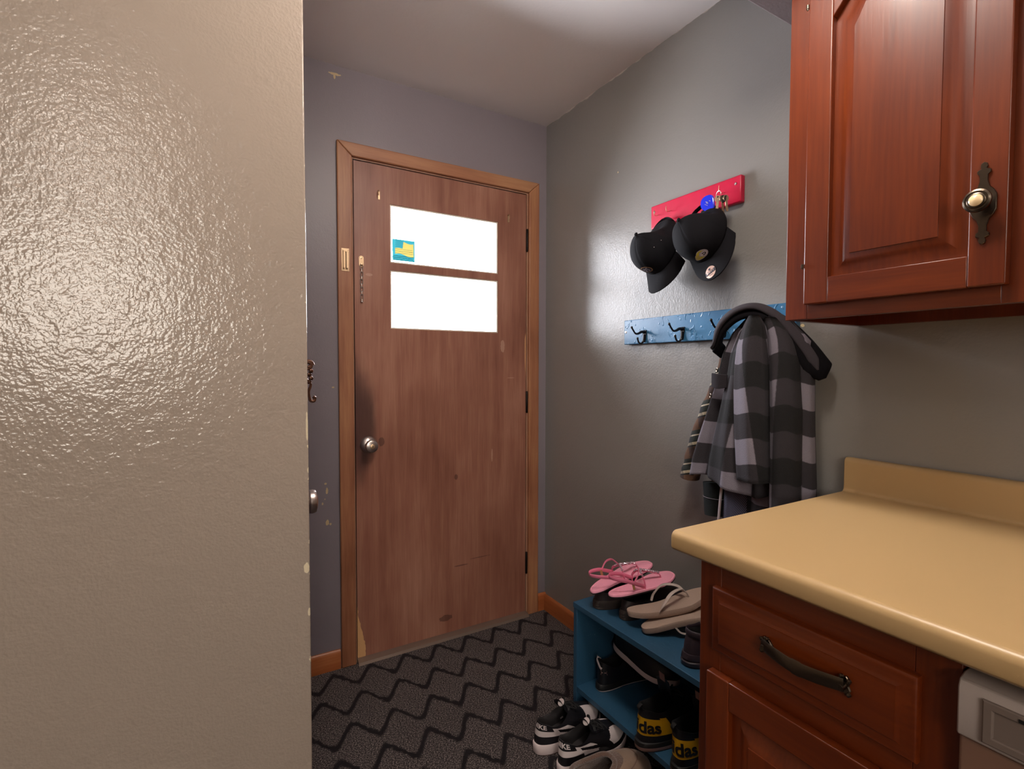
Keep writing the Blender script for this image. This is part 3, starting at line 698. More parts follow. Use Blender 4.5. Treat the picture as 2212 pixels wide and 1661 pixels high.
# ---- shoes
def foot(phi, L, W, side=0, scale=1.0, tab=None):
    c, s = cos(phi), sin(phi)
    u = .5 + .5 * math.copysign(abs(c) ** .92, c)
    tab = tab or [(0, .74), (.15, .76), (.35, .70), (.5, .78), (.7, .98), (.82, 1.0), (.93, .93), (1, .85)]
    hw = W / 2 * interp(tab, u)[0]
    x = L / 2 + (u - .5) * L * scale; y = math.copysign(abs(s) ** .72, s) * hw * scale + side * .010 * sin(PI * u) * (1 if u > .3 else 1)
    return x, y, u
class Shoe:
    def __init__(s, L=.28, W=.10, side=0, sole=(.030, .022), hh=.075, th=.085, dip=.055, toeh=.045, op=(.015, .46), ow=.030, slope=0.0):
        s.__dict__.update(locals()); s.N = 72; s.NV = 16
    def fine(s): s.N = 280; s.NV = 64; return s
    def z0(s, u): return lerp(s.sole[0], s.sole[1], sm(u, .2, .7)) + .012 * sm(u, .75, 1.0) ** 1.5 * (s.L / .28)
    def P(s, phi, v):
        x, y, u = foot(phi, s.L, s.W, s.side, .975); z0 = s.z0(u) - .002
        c, sn = cos(phi), sin(phi); k = .5 + .5 * c
        ox = s.op[0] + (s.op[1] * s.L - s.op[0]) * k; oy = s.ow * math.copysign(abs(sn) ** .85, sn) + s.side * .006
        base = s.sole[0]
        oz = base + (s.hh * sm(-c, .2, 1) + s.th * sm(c, .1, 1) + s.dip * (1 - sm(-c, .2, 1) - sm(c, .1, 1)))
        front = sm(u, .45, .8)
        kx = lerp(.35 if c < 0 else .12, .02, front)
        p1 = (lerp(x, ox, kx * .5), lerp(y, oy, .10), z0 + lerp((oz - z0) * .62, s.toeh * 1.25, front))
        a, b, d = (1 - v) ** 2, 2 * v * (1 - v), v * v
        return Vector((a * x + b * p1[0] + d * ox, a * y + b * p1[1] + d * oy, a * z0 + b * p1[2] + d * oz)), u
    def upper(s, parent, matf, mats, name='upper'):
        g = G(); N, NV = s.N, s.NV; vs = []
        for j in range(NV + 1):
            for i in range(N): vs.append(s.P(2 * PI * i / N, j / NV)[0])
        nout = len(vs)
        # inner wall and footbed
        for v, ins in ((.97, .003), (.85, .0055), (.6, .0065), (.35, .007), (.12, .009)):
            for i in range(N):
                p, u = s.P(2 * PI * i / N, v); x, y, _ = foot(2 * PI * i / N, s.L, s.W, s.side)
                cx = lerp(s.L * .22, p.x, .86); q = Vector((cx if p.x > s.L * .22 else cx, p.y * .93, p.z - .001))
                d = (q - p); d = d.normalized() * ins if d.length else d; vs.append(p + d + Vector((0, 0, .0 if v < .9 else .001)))
        fs = grid_faces(N, NV + 1, True); g.add(vs, [], 0)
        for idx, f in enumerate(fs):
            j, i = divmod(idx, N); phi = 2 * PI * (i + .5) / N; v = (j + .5) / NV; u = s.P(phi, v)[1]
            g.f.append(f); g.m.append(matf(u, v, (phi + PI) % (2 * PI) - PI))
        lin = len(mats) - 1
        for j in range(NV, NV + 5):
            for i in range(N):
                g.f.append((j * N + i, j * N + (i + 1) % N, (j + 1) * N + (i + 1) % N, (j + 1) * N + i)); g.m.append(lin)
        o = len(g.v); g.f.append(tuple(range(o - N, o))); g.m.append(lin)
        return obj(name, g, mats, parent, world=False, sharp=60)
    def make_sole(s, parent, bands, mats, name='sole', grow=1.02):
        """bands: list of (fraction of height, scale, material)"""
        g = G(); N = s.N; loops = []
        for fr, sc, mi in bands:
            L = []
            for i in range(N):
                x, y, u = foot(2 * PI * i / N, s.L, s.W, s.side, sc * grow); zb = .010 * sm(u, .78, 1.0) ** 1.5 + (.004 * sm(u, .0, -.1))
                L.append((x, y, lerp(zb, s.z0(u), fr)))
            loops.append(L)
        vs = [p for L in loops for p in L]; g.add(vs, [], 0)
        for j in range(len(loops) - 1):
            for i in range(N): g.f.append((j * N + i, j * N + (i + 1) % N, (j + 1) * N + (i + 1) % N, (j + 1) * N + i)); g.m.append(bands[j][2])
        g.f.append(tuple(range(N - 1, -1, -1))); g.m.append(bands[0][2]); g.f.append(tuple(range(len(vs) - N, len(vs)))); g.m.append(bands[-1][2])
        return obj(name, g, mats, parent, world=False, sharp=50)
    def heel_text(s, parent, txt, size, vmid, mat, name, shift=0.0, vspan=None, bold=0.0, lift=.0012, vs_scale=1.0):
        V, F = text_geo(txt, size, bold); g = G(); out = []
        # arc length table along phi at mid height
        tab = []; acc = 0; prev = None
        for k in range(0, 161):
            ph = PI + (k / 160) * 1.5; p = s.P(ph, vmid)[0]
            if prev is not None: acc += (p - prev).length
            tab.append((acc, ph)); prev = p
        height = (s.P(PI, 1)[0] - s.P(PI, 0)[0]).length
        for (a, b_) in V:
            a += shift; ph = interp(tab, abs(a))[0]; ph = ph if a >= 0 else 2 * PI - ph
            v = min(.99, max(.01, vmid + b_ / height * vs_scale)); p = s.P(ph, v)[0]; p2 = s.P(ph + .01, v)[0]; p3 = s.P(ph, v - .01)[0]
            n = (p2 - p).cross(p3 - p); n = n.normalized() if n.length > 1e-12 else Vector((-1, 0, 0))
            c = Vector((s.L * .25, 0, p.z));
            if n.dot(p - c) < 0: n = -n
            out.append(p + n * lift)
        g.add(out, F); return obj(name, g, mat, parent, world=False)
    def tongue(s, parent, mat, up=.03, w=.026, x0=.74, name='tongue'):
        A = [s.P(0, v)[0] for v in (.55, .75, .9, 1.0)]; e = A[-1]
        path = [p + Vector((0, 0, .001)) for p in A] + [e + Vector((-.012, 0, .012)), e + Vector((-.020, 0, up)), e + Vector((-.022, 0, up + .004))]
        path = spline(path, 4); n = len(path); loops = []
        for i, p in enumerate(path):
            ww = lerp(w * .8, w, i / n); L = []
            for k in range(9): t = k / 8 * 2 - 1; L.append((p.x - .004 * t * t, t * ww, p.z + .003 - .012 * t * t))
            for k in range(8, -1, -1): t = k / 8 * 2 - 1; L.append((p.x - .004 * t * t + .001, t * ww * .98, p.z - .002 - .012 * t * t))
            loops.append(L)
        return obj(name, G().loft(loops), mat, parent, world=False, sharp=50), path
    def laces(s, parent, mat, rows=5, name='laces', w=.021, r=.0022, v0=.66, tails=True):
        g = G()
        for k in range(rows):
            v = lerp(v0, .98, k / (rows - 1)); p = s.P(0, v)[0]; q = s.P(0, min(1, v + .09))[0]
            for sg in (-1, 1):
                P = spline([(p.x, -sg * w, p.z - .006), (lerp(p.x, q.x, .3), -sg * w * .5, p.z + .004), (lerp(p.x, q.x, .7), sg * w * .5, q.z + .005), (q.x, sg * w, q.z - .005)], 4)
                g.tube(P, r * .6, r * 1.5, 8)
        e = s.P(0, 1)[0]
        for sg in (-1, 1):
            g.tube(spline([(e.x, 0, e.z + .006), (e.x + .010, sg * .016, e.z + .016), (e.x + .020, sg * .034, e.z + .006), (e.x + .012, sg * .022, e.z + .004), (e.x, 0, e.z + .007)], 5), r * .7, r * 1.2, 8)
            if tails: g.tube(spline([(e.x, 0, e.z + .006), (e.x + .022, sg * .012, e.z + .010), (e.x + .038, sg * .030, e.z - .008), (e.x + .046, sg * .044, e.z - .026)], 5), r * .7, r * 1.2, 8)
        return obj(name, g, mat, parent, world=False)

M['sh_black'] = plain('black_leather', srgb(20, 19, 24), .42, bump=(300, .3, .0003))
M['sh_white'] = plain('white_leather', srgb(214, 202, 202), .45, bump=(320, .3, .0003))
M['sh_mid'] = plain('white_rubber_midsole', srgb(222, 206, 206), .5)
M['sh_gum'] = plain('scuffed_outsole_edge', srgb(120, 92, 80), .7)
M['lining'] = plain('grey_shoe_lining', srgb(52, 48, 50), .85)
M['lining_b'] = plain('black_shoe_lining', srgb(16, 14, 17), .9)
M['lace_b'] = plain('black_lace', srgb(16, 15, 18), .8)
M['sh_yel'] = plain('yellow_heel_panel', srgb(206, 156, 14), .5)
M['sh_rub'] = plain('black_rubber', srgb(18, 17, 18), .55)
M['tan_edge'] = plain('pinkish_sole_edge', srgb(150, 118, 112), .6)

# black and white trainers standing on the carpet
def dunk_mat(u, v, ph):
    a = abs(ph)
    if u > .56:                                     # front part
        if v < .20: return 0
        if a < 1.15 and v < .80 - .22 * (a / .9) ** 2: return 1
        return 0
    if u < .30:                                     # heel
        if v > .60: return 0 if a > 2.15 else (1 if v < .82 else 0)
        if v > .34: return 1
        return 0
    # quarter with a dark swoosh sweep
    if v > .80: return 0
    k = (u - .30) / .32
    if .22 + .30 * (1 - k) < v < .46 + .26 * (1 - k): return 0
    return 1 if v > .18 else 0
def nike(loc, yaw, side, lab):
    r = thing('sneaker', lab, 'shoe', loc, (0, 0, rad(yaw)), 'black and white sneakers on the carpet')
    s = Shoe(L=.272, W=.104, side=side, sole=(.034, .025), hh=.066, th=.068, dip=.050, toeh=.034, op=(.012, .46), ow=.031).fine()
    s.make_sole(r, [(0, .97, 1), (.10, 1.0, 0), (.9, 1.01, 0), (1.0, .985, 0)], [M['sh_mid'], M['sh_gum']], grow=1.0)
    s.upper(r, dunk_mat, [M['sh_black'], M['sh_white'], M['lining']])
    s.tongue(r, M['sh_black'], up=.022, w=.027); s.laces(r, M['lace_b'], rows=4, v0=.80, tails=False)
    x = s.heel_text(r, 'NIKE', .0225, .80, M['sh_white'], 'heel_lettering', bold=.0007, shift=.006); x['label'] = 'white capital lettering on the black heel tab'
    g = G().lathe([(0, 0), (.012, 0), (.011, .002), (0, .0025)], (s.P(0, 1)[0].x - .017, 0, s.P(0, 1)[0].z + .020), (-.6, 0, .6), 16)
    obj('tongue_label', g, M['sh_white'], r, world=False)
    return r
nike((-.563, -.779, 0), 5, -1, 'black and white leather sneaker on the carpet, farther of the two, nearer the door')
nike((-.548, -.888, 0), 4, 1, 'black and white leather sneaker on the carpet, nearer one beside the taupe slipper')

# black shoes with yellow lettered heels on the bottom board
def adi_mat(u, v, ph):
    a = abs(ph)
    if u < .36 and .16 < v < .66 + .12 * max(0, (2.6 - a)) and a > 1.6: return 1
    return 0
def adidas(loc, yaw, side, lab):
    r = thing('high_top_shoe', lab, 'shoe', loc, (0, 0, rad(yaw)), 'black shoes with yellow lettered heels')
    s = Shoe(L=.285, W=.104, side=side, sole=(.026, .022), hh=.098, th=.105, dip=.088, toeh=.040, op=(.006, .42), ow=.034)
    s.make_sole(r, [(0, .97, 0), (.12, 1.0, 1), (.45, 1.01, 1), (.5, 1.012, 0), (.95, 1.0, 0), (1, .98, 0)], [M['sh_rub'], M['tan_edge']])
    s.upper(r, adi_mat, [M['sh_black'], M['sh_yel'], M['lining_b']])
    t_, path = s.tongue(r, M['sh_black'], up=.045, w=.030); s.laces(r, M['lace_b'])
    P = Vector(path[-3])
    obj('size_label', G().prism([(P.x - .006, -.011, P.z - .004), (P.x - .006, .011, P.z - .004), (P.x - .010, .011, P.z + .020), (P.x - .010, -.011, P.z + .020)], (-1, 0, -.1), .001), M['tan_edge'], t_, world=False)
    g = G().tube(spline([s.P(PI, .97)[0] + Vector((.004, 0, -.004)), s.P(PI, 1)[0] + Vector((.002, 0, .010)), s.P(PI, 1)[0] + Vector((-.010, 0, .004)), s.P(PI, .9)[0] + Vector((-.003, 0, -.004))], 5), .0012, .006, 8, up=(1, 0, 0))
    obj('pull_loop', g, M['lace_b'], r, world=False)
    x = s.heel_text(r, 'adidas', .050, .41, M['sh_black'], 'heel_lettering', bold=.0016, shift=.004, vs_scale=.95); x['label'] = 'black lower-case lettering on the yellow heel'
    return r
adidas((-.372, -1.030, ZB), -4, -1, 'black shoe with yellow lettered heel on the bottom board, farther of the two')
adidas((-.352, -1.148, ZB), -2, 1, 'black shoe with yellow lettered heel, half hidden behind the base cabinet')

# plain black running shoes, deeper on the bottom board
def ua(loc, rot, side, lab, strip):
    r = thing('running_shoe', lab, 'shoe', loc, rot, 'black running shoes with pale trim')
    s = Shoe(L=.27, W=.096, side=side, sole=(.024, .020), hh=.072, th=.072, dip=.052, toeh=.036, op=(.010, .44), ow=.030)
    s.make_sole(r, [(0, .96, 0), (.10, 1.0, 1), (.22, 1.01, 0 if not strip else 1), (.9, 1.0, 0), (1, .98, 0)], [M['sh_rub'], M['sh_mid']])
    s.upper(r, lambda u, v, ph: 0, [M['sh_black'], M['lining_b']])
    s.tongue(r, M['sh_black']); s.laces(r, M['lace_b'])
    P0, P1 = s.P(PI, 1)[0], s.P(PI, .8)[0]
    obj('heel_pull_tab', G().tube(spline([P0 + Vector((.012, .010, .002)), P0 + Vector((.002, .012, .010)), P0 + Vector((-.008, .002, .006)), P1 + Vector((-.006, -.012, .0)), P1 + Vector((-.003, -.018, -.004))], 5), .0012, .0055, 8, up=(1, 0, 0)), M['sh_mid'], r, world=False)
    # two-arc emblem on the heel
    g = G()
    for sg in (-1, 1):
        for m_ in (-1, 1):
            pts = []
            for k in range(7):
                t = k / 6; a = m_ * (.0014 + .0040 * sin(t * PI / 2)); b_ = sg * (-.0012 + .0085 * t ** 2)
                ph = PI + .42 + a * 1.4 / .034 ; v = .52 + b_ / .075
                p = s.P(ph, v)[0]; pts.append(p + Vector((-.0012, 0, 0)))
            g.tube(pts, .0005, .0009, 6, up=(1, 0, 0))
    obj('heel_emblem', g, M['tan_edge'], r, world=False)
    return r
ua((-.300, -.768, ZB), (0, 0, rad(-2)), 1, 'black running shoe with pale heel pull tab, far end of the bottom board', False)
ua((-.185, -.728, ZB + .103), (rad(-4), rad(2), rad(-88)), -1, 'black running shoe lying across on top of another, pale sole edge showing', True)

# taupe slipper on the carpet at the bottom of the picture
M['suede'] = plain('taupe_suede', srgb(140, 116, 98), .9, bump=(260, .5, .0008), vary=.12, sheen=.4)
M['fleece'] = plain('brown_fleece_lining', srgb(104, 78, 66), 1.0, bump=(380, 1.0, .003), vary=.25, sheen=.6)
r = thing('slipper', 'taupe suede slipper with brown fleece collar on the carpet in front of the shoe shelf', 'shoe', (-.572, -.984, 0), (0, 0, rad(-5)))
s = Shoe(L=.272, W=.108, side=1, sole=(.012, .012), hh=.062, th=.066, dip=.054, toeh=.046, op=(.008, .52), ow=.039)
s.make_sole(r, [(0, .95, 0), (.3, .99, 0), (1, .98, 0)], [M['sh_gum']])
s.upper(r, lambda u, v, ph: 1 if v > .86 else 0, [M['suede'], M['fleece'], M['fleece']])
loop = [s.P(2 * PI * k / 48, 1)[0] for k in range(49)]
obj('fleece_collar', G().tube(loop, .0065, .0075, 10, caps=False), M['fleece'], r, world=False)
obj('toe_seam', G().tube([s.P(a, .62)[0] + Vector((0, 0, .0006)) for a in [lerp(-1.5, 1.5, k / 30) for k in range(31)]], .0012, .0012, 6), M['sh_gum'], r, world=False)

# black slip-ons under the pink sandals, on the top board
M['clog'] = plain('dark_brown_leather', srgb(40, 31, 33), .45, bump=(200, .3, .0005))
M['clog_sole'] = plain('dark_worn_sole', srgb(54, 44, 40), .6, bump=(90, .5, .002))
def slipon(loc, yaw, side, lab, **k):
    r = thing('slip_on_shoe', lab, 'shoe', loc, (0, 0, rad(yaw)), 'dark slip-on shoes under the pink sandals')
    s = Shoe(L=.265, W=.098, side=side, sole=(.030, .020), hh=.030, th=.050, dip=.022, toeh=.036, op=(.012, .5), ow=.034)
    s.make_sole(r, [(0, .97, 0), (.1, 1.0, 0), (.3, .985, 0), (.36, 1.0, 0), (.6, .985, 0), (.66, 1.0, 0), (1, .98, 0)], [M['clog_sole']])
    s.upper(r, lambda u, v, ph: 0, [M['clog'], M['lining_b']]); return r
slipon((-.318, -.770, SH), -2, -1, 'dark slip-on shoe under the farther pink sandal')
slipon((-.292, -.872, SH), -3, 1, 'dark slip-on shoe under the nearer pink sandal')
r = thing('clog', 'dark plum rubber clog on the top board, half hidden by the base cabinet', 'shoe', (-.318, -1.150, SH), (0, 0, rad(-4)))
M['plum'] = plain('dark_plum_rubber', srgb(44, 34, 42), .55)
s = Shoe(L=.28, W=.108, side=-1, sole=(.036, .026), hh=.058, th=.062, dip=.048, toeh=.046, op=(.014, .44), ow=.034)
s.make_sole(r, [(0, .95, 0), (.12, 1.0, 0), (.42, 1.02, 0), (.5, .985, 0), (.62, 1.01, 0), (1, .985, 0)], [M['plum']])
s.upper(r, lambda u, v, ph: 0, [M['plum'], M['lining_b']])
obj('heel_strap', G().tube(spline([s.P(a, .93)[0] + Vector((-.003, 0, .0)) for a in [lerp(PI - 1.7, PI + 1.7, k / 12) for k in range(13)]], 3), .009, .003, 10), M['plum'], r, world=False)

# ---- sandals
M['pink'] = plain('pink_leather', srgb(252, 168, 192), .55, bump=(160, .25, .0005), vary=.07)
M['pink_d'] = plain('pink_strap_leather', srgb(232, 124, 156), .45)
M['sole_dk'] = plain('dark_sandal_sole', srgb(36, 26, 30), .6)
M['jewel'] = plain('clear_rose_rhinestone', srgb(226, 196, 210), .12, .6)
M['taupe'] = plain('grey_beige_foam', srgb(168, 146, 132), .7, bump=(240, .4, .0006), vary=.08)
M['taupe_strap'] = plain('pale_grey_rubber_strap', srgb(188, 174, 166), .42)
M['elastic'] = plain('tan_elastic', srgb(190, 140, 96), .8)
def flat_sole(root, L, W, side, th, mats, raised=True, name='sole', curve=0.0, tab=None):
    N = 64; tab = tab or [(0, .66), (.12, .72), (.35, .68), (.5, .76), (.72, 1.0), (.85, .98), (1, .86)]
    def ring(sc, z): 
        L_ = []
        for i in range(N):
            x, y, u = foot(2 * PI * i / N, L, W, side, sc, tab); L_.append((x, y, z + curve * ((u - .45) ** 2 - .1)))
        return L_
    seq = [(.965, 0, 0), (1, .002, 0), (1, th * .45, 0), (1, th * .5, 1), (1, th - .002, 1), (.985, th, 1)]
    if raised: seq += [(.955, th + .0003, 1), (.945, th - .0008, 1), (.935, th + .0002, 1), (.5, th + .0002, 1)]
    loops = [ring(a, z) for a, z, _ in seq]; g = G(); vs = [p for l in loops for p in l]; g.add(vs, [])
    for j in range(len(loops) - 1):
        for i in range(N): g.f.append((j * N + i, j * N + (i + 1) % N, (j + 1) * N + (i + 1) % N, (j + 1) * N + i)); g.m.append(seq[j][2])
    g.f.append(tuple(range(N - 1, -1, -1))); g.m.append(0); g.f.append(tuple(range(len(vs) - N, len(vs)))); g.m.append(1)
    return obj(name, g, mats, root, world=False, sharp=45)
def gem(g, p, r):
    r *= 1.35; g.lathe([(0, -r * .5), (r * .8, -r * .3), (r, 0), (r * .62, r * .45), (0, r * .5)], p, (random.uniform(-.3, .3), random.uniform(-.3, .3), 1), 8)
def pink_sandal(heel, toe, side, lab, roll=0):
    hv, tv = Vector(heel), Vector(toe); L = .250
    e = euler_from(tv - hv, (0, roll, 1))
    r = thing('sandal', lab, 'shoe', heel, e, 'pink jewelled sandals on the shoe shelf')
    th = .012; flat_sole(r, L, .093, side, th, [M['sole_dk'], M['pink']])
    z = th
    post = Vector((.785 * L, side * .006, z)); I = Vector((.50 * L, -side * .004, z + .040))
    g = G().tube(spline([post + Vector((0, 0, -.002)), post + Vector((-.004, 0, .012)), post + Vector((-.022, 0, .022)), (.62 * L, 0, z + .030), I], 6), .0016, .0036, 8)
    ts = obj('toe_strap', g, M['pink_d'], r, world=False)
    g = G()
    for sg in (-1, 1):
        g.tube(spline([I, I + Vector((-.004, sg * .016, -.004)), (.46 * L, sg * .034, z + .020), (.45 * L, sg * .0375, z + .002), (.45 * L, sg * .036, z - .004)], 6), .0016, .0042, 8, up=(1, 0, 0))
    ss = obj('side_straps', g, M['pink_d'], r, world=False)
    g = G().tube(spline([(.46 * L, .036, z + .004), (.36 * L, .038, z + .020), (.25 * L, .036, z + .036), (.10 * L, .022, z + .050), (.04 * L, 0, z + .054), (.10 * L, -.022, z + .050), (.25 * L, -.036, z + .036), (.36 * L, -.038, z + .020), (.46 * L, -.036, z + .004)], 6), .0062, .0016, 8)
    hs = obj('heel_strap', g, M['pink_d'], r, world=False)
    obj('ankle_strap', G().tube(spline([(.30 * L, side * .037, z + .030), (.38 * L, side * .034, z + .052), (.44 * L, side * .016, z + .062), (.47 * L, 0, z + .052), I], 6), .0018, .0034, 8, up=(1, 0, 0)), M['pink_d'], r, world=False)
    obj('elastic_gusset', G().tube([(.285 * L, side * .036, z + .030), (.29 * L, side * .037, z + .008)], .0045, .0010, 8, up=(1, 0, 0)), M['elastic'], r, world=False)
    g = G()
    for k in range(9):
        t = k / 8; p = spline([post + Vector((-.010, 0, .019)), (.62 * L, 0, z + .032), I + Vector((0, 0, .003))], 8)[int(t * 16)]
        gem(g, tuple(p + Vector((0, (.0028 if k % 2 else -.0028), .002))), .0036); gem(g, tuple(p + Vector((.002, (-.0024 if k % 2 else .0026), .0025))), .0026)
    for sg in (-1, 1):
        for k in range(5): p = spline([I, I + Vector((-.004, sg * .016, -.004)), (.46 * L, sg * .034, z + .020)], 6)[k * 2]; gem(g, tuple(p + Vector((0, 0, .003))), .0030)
    obj('rhinestones', g, M['jewel'], ts, world=False)
    return r
pink_sandal((-.339, -.778, .456), (-.080, -.815, .525), 1, 'pink jewelled sandal on the shoe shelf, farther of the two, its toe tipped up')
pink_sandal((-.326, -.852, .471), (-.080, -.896, .508), -1, 'pink jewelled sandal on the shoe shelf, nearer one beside the grey-beige flip-flops')
def flip_flop(heel, toe, side, lab, flip=False):
    hv, tv = Vector(heel), Vector(toe); L = .262
    e = euler_from(tv - hv, (0, 0, -1 if flip else 1))
    r = thing('flip_flop', lab, 'shoe', heel, e, 'grey-beige flip-flops on the shoe shelf')
    th = .019; flat_sole(r, L, .094, side, th, [M['taupe'], M['taupe']], raised=False, curve=.05)
    z = th; g = G(); post = Vector((.77 * L, side * .004, z))
    obj('toe_post', G().tube([post + Vector((0, 0, -.006)), post + Vector((-.006, 0, .014)), post + Vector((-.014, 0, .022))], .0025, None, 8, up=(1, 0, 0)), M['taupe_strap'], r, world=False)
    for sg in (-1, 1):
        P = spline([post + Vector((-.014, 0, .022)), (.66 * L, sg * .014, z + (.030 if flip else .036)), (.52 * L, sg * .034, z + (.028 if flip else .038)), (.40 * L, sg * .042, z + .014), (.345 * L, sg * .038, z - .006)], 8)
        obj('strap', G().tube(P, [lerp(.0030, .0022, i / len(P)) for i in range(len(P))], [.0046 + .0022 * sin(PI * i / len(P)) for i in range(len(P))], 8), M['taupe_strap'], r, world=False)
    return r
flip_flop((-.306, -.918, .431), (-.098, -1.022, .481), -1, 'grey-beige flip-flop sole down, upper one of the stacked pair')
flip_flop((-.300, -.968, .4265), (-.122, -1.044, .468), 1, 'grey-beige flip-flop turned sole up, lower one of the stacked pair', True)

# ================================================================== caps and keys
M['cap'] = plain('black_wool_twill', srgb(13, 12, 17), .9, bump=(520, .35, .0005), spec=.2)
M['cap_in'] = plain('dark_cap_lining', srgb(14, 13, 16), .95)
M['tan_thread'] = plain('tan_thread', srgb(176, 136, 100), .6); M['silver_thread'] = plain('silver_grey_thread', srgb(176, 168, 178), .5)
M['navy_thread'] = plain('dark_navy_thread', srgb(26, 26, 40), .6); M['yellow_thread'] = plain('yellow_thread', srgb(206, 190, 40), .55); M['gold_foil'] = plain('rose_gold_foil_sticker', srgb(206, 172, 158), .3, .3)
class Cap:
    def __init__(s, a=.098, b=.080, Hc=.122, dents=(), brim=.072, flat=0.0, bs=1.0): s.__dict__.update(locals())
    def crown(s, psi, e, lift=0.0):
        c, sn = cos(psi), sin(psi); front = max(0, c) ** 1.5; en = min(0, e); e = max(0, e)
        R = (1 - e ** (2.6 + 1.6 * front)) ** .62 if e < 1 else 0
        R *= 1 + .05 * front * sin(PI * min(1, e * 1.3))
        z = s.Hc * ((e ** .92) * (1 + .10 * front * (1 - e)) + en)
        d = 0
        for (p0, e0, amp, wp, we) in s.dents:
            dp = (psi - p0 + PI) % (2 * PI) - PI; d += amp * math.exp(-(dp / wp) ** 2 - ((e - e0) / we) ** 2)
        k = (psi / (PI / 3)) % 1.0; k = min(k, 1 - k)
        d += .0012 * math.exp(-(k / .025) ** 2) * (1 if e < .97 else 0)
        back = max(0, -c); z *= 1 - .55 * back * min(1, (s.bs - 1) / .25); x, y = s.a * R * c * (1 + (s.bs - 1) * back), s.b * R * sn; P = Vector((x, y, z)); n = Vector((x, y, z * .8)).normalized()
        return P - n * d + n * lift
    def rim(s, psi): return s.crown(psi, 0)
    def brimpt(s, psi, r, lift=0.0):
        P0 = s.rim(psi); ext = s.brim * max(0, cos(psi * 1.28)) ** .55
        x = P0.x - .004 * (1 - r) + r * ext; y = P0.y * (1 + .10 * r)
        z = -.0025 - .010 * r + (1 - s.flat) * (-(y / s.b) ** 2 * .030) * r ** .8 + s.flat * (-(y / s.b) ** 2 * .006) * r
        return Vector((x, y, z + lift + .001))
def make_cap(cap, loc, zc, xc, lab, nm='baseball_cap', strap_open=True):
    Z = Vector(zc).normalized(); X = Vector(xc); X = (X - Z * X.dot(Z)).normalized(); Y = Z.cross(X)
    e = Matrix((X, Y, Z)).transposed().to_euler()
    r = thing(nm, lab, 'cap', loc, e, 'black baseball caps')
    N, NE = 96, 26; g = G(); vs = [cap.crown(2 * PI * i / N, j / NE) for j in range(NE + 1) for i in range(N)]
    g.add(vs, [])
    for f_i, f in enumerate(grid_faces(N, NE + 1, True)):
        j, i = divmod(f_i, N); psi = 2 * PI * (i + .5) / N; dp = abs(psi - PI)
        if strap_open and dp < .50 and j / NE < .30 * math.sqrt(max(0, 1 - (dp / .50) ** 2)): continue
        g.f.append(f); g.m.append(0)
    o = obj('crown', g, [M['cap'], M['cap_in']], r, world=False, sharp=80, solid=.0018)
    o.modifiers['solid'].material_offset = 0
    # brim
    NU, NR = 41, 10; loops = []
    g = G(); top = []; 
    for sgn, off in ((0, .0018), (1, -.0016)):
        for j in range(NR + 1):
            for i in range(NU):
                psi = lerp(-1.18, 1.18, i / (NU - 1)); p = cap.brimpt(psi, j / NR); top.append((p.x, p.y, p.z + off))
    n1 = NU * (NR + 1); g.add(top, grid_faces(NU, NR + 1)); fs = [tuple(k + n1 for k in reversed(f)) for f in grid_faces(NU, NR + 1)]
    g.f += fs; g.m += [0] * len(fs)
    for i in range(NU - 1):
        a = NR * NU + i; g.f.append((a, a + 1, a + 1 + n1, a + n1)); g.m.append(0)
    for j in range(NR):
        a = j * NU; g.f.append((a, a + NU, a + NU + n1, a + n1)); g.m.append(0); a = j * NU + NU - 1; g.f.append((a, a + n1, a + NU + n1, a + NU)); g.m.append(0)
    br = obj('brim', g, M['cap'], r, world=False, sharp=60)
    top = cap.crown(0, 1.0)
    obj('button', G().lathe([(0, -.002), (.0065, -.001), (.0060, .002), (.003, .0042), (0, .0046)], tuple(top), (0, 0, 1), 16), M['cap'], r, world=False)
    P = [cap.rim(lerp(PI - .62, PI + .62, k / 14)) + Vector((0, 0, .007)) for k in range(15)]
    obj('strap', G().tube(P, .0075, .0014, 8), M['cap'], r, world=False)
    return r, br
def crown_patch(cap, r, psi0, e0, shapes, mats, name, lift=.0016, rot=0.0):
    """shapes: list of (polygon [(a right, b up)], material, extra lift)"""
    g = G()
    for poly, mi, ex in shapes:
        out = []
        for a, b_ in poly:
            a, b_ = a * cos(rot) - b_ * sin(rot), a * sin(rot) + b_ * cos(rot)
            out.append(cap.crown(psi0 + a / (cap.a * .9), e0 + b_ / cap.Hc, lift + ex))
        c = sum(out, Vector()) / len(out); c = cap.crown(psi0 + (sum(p[0] for p in poly) / len(poly)) / (cap.a * .9), e0 + (sum(p[1] for p in poly) / len(poly)) / cap.Hc, lift + ex) if rot == 0 else c
        n = len(out); g.add(out + [c], [(i, (i + 1) % n, n) for i in range(n)], mi)
    return obj(name, g, mats, r, world=False, sharp=80)
def oval(ra, rb, n=28, cx=0, cy=0, skew=0.0): return [(cx + ra * cos(2 * PI * k / n) + skew * rb * sin(2 * PI * k / n), cy + rb * sin(2 * PI * k / n)) for k in range(n)]
def bar(x0, y0, x1, y1, w):
    dx, dy = x1 - x0, y1 - y0; l = math.hypot(dx, dy); nx, ny = -dy / l * w / 2, dx / l * w / 2
    return [(x0 + nx, y0 + ny), (x0 - nx, y0 - ny), (x1 - nx, y1 - ny), (x1 + nx, y1 + ny)]
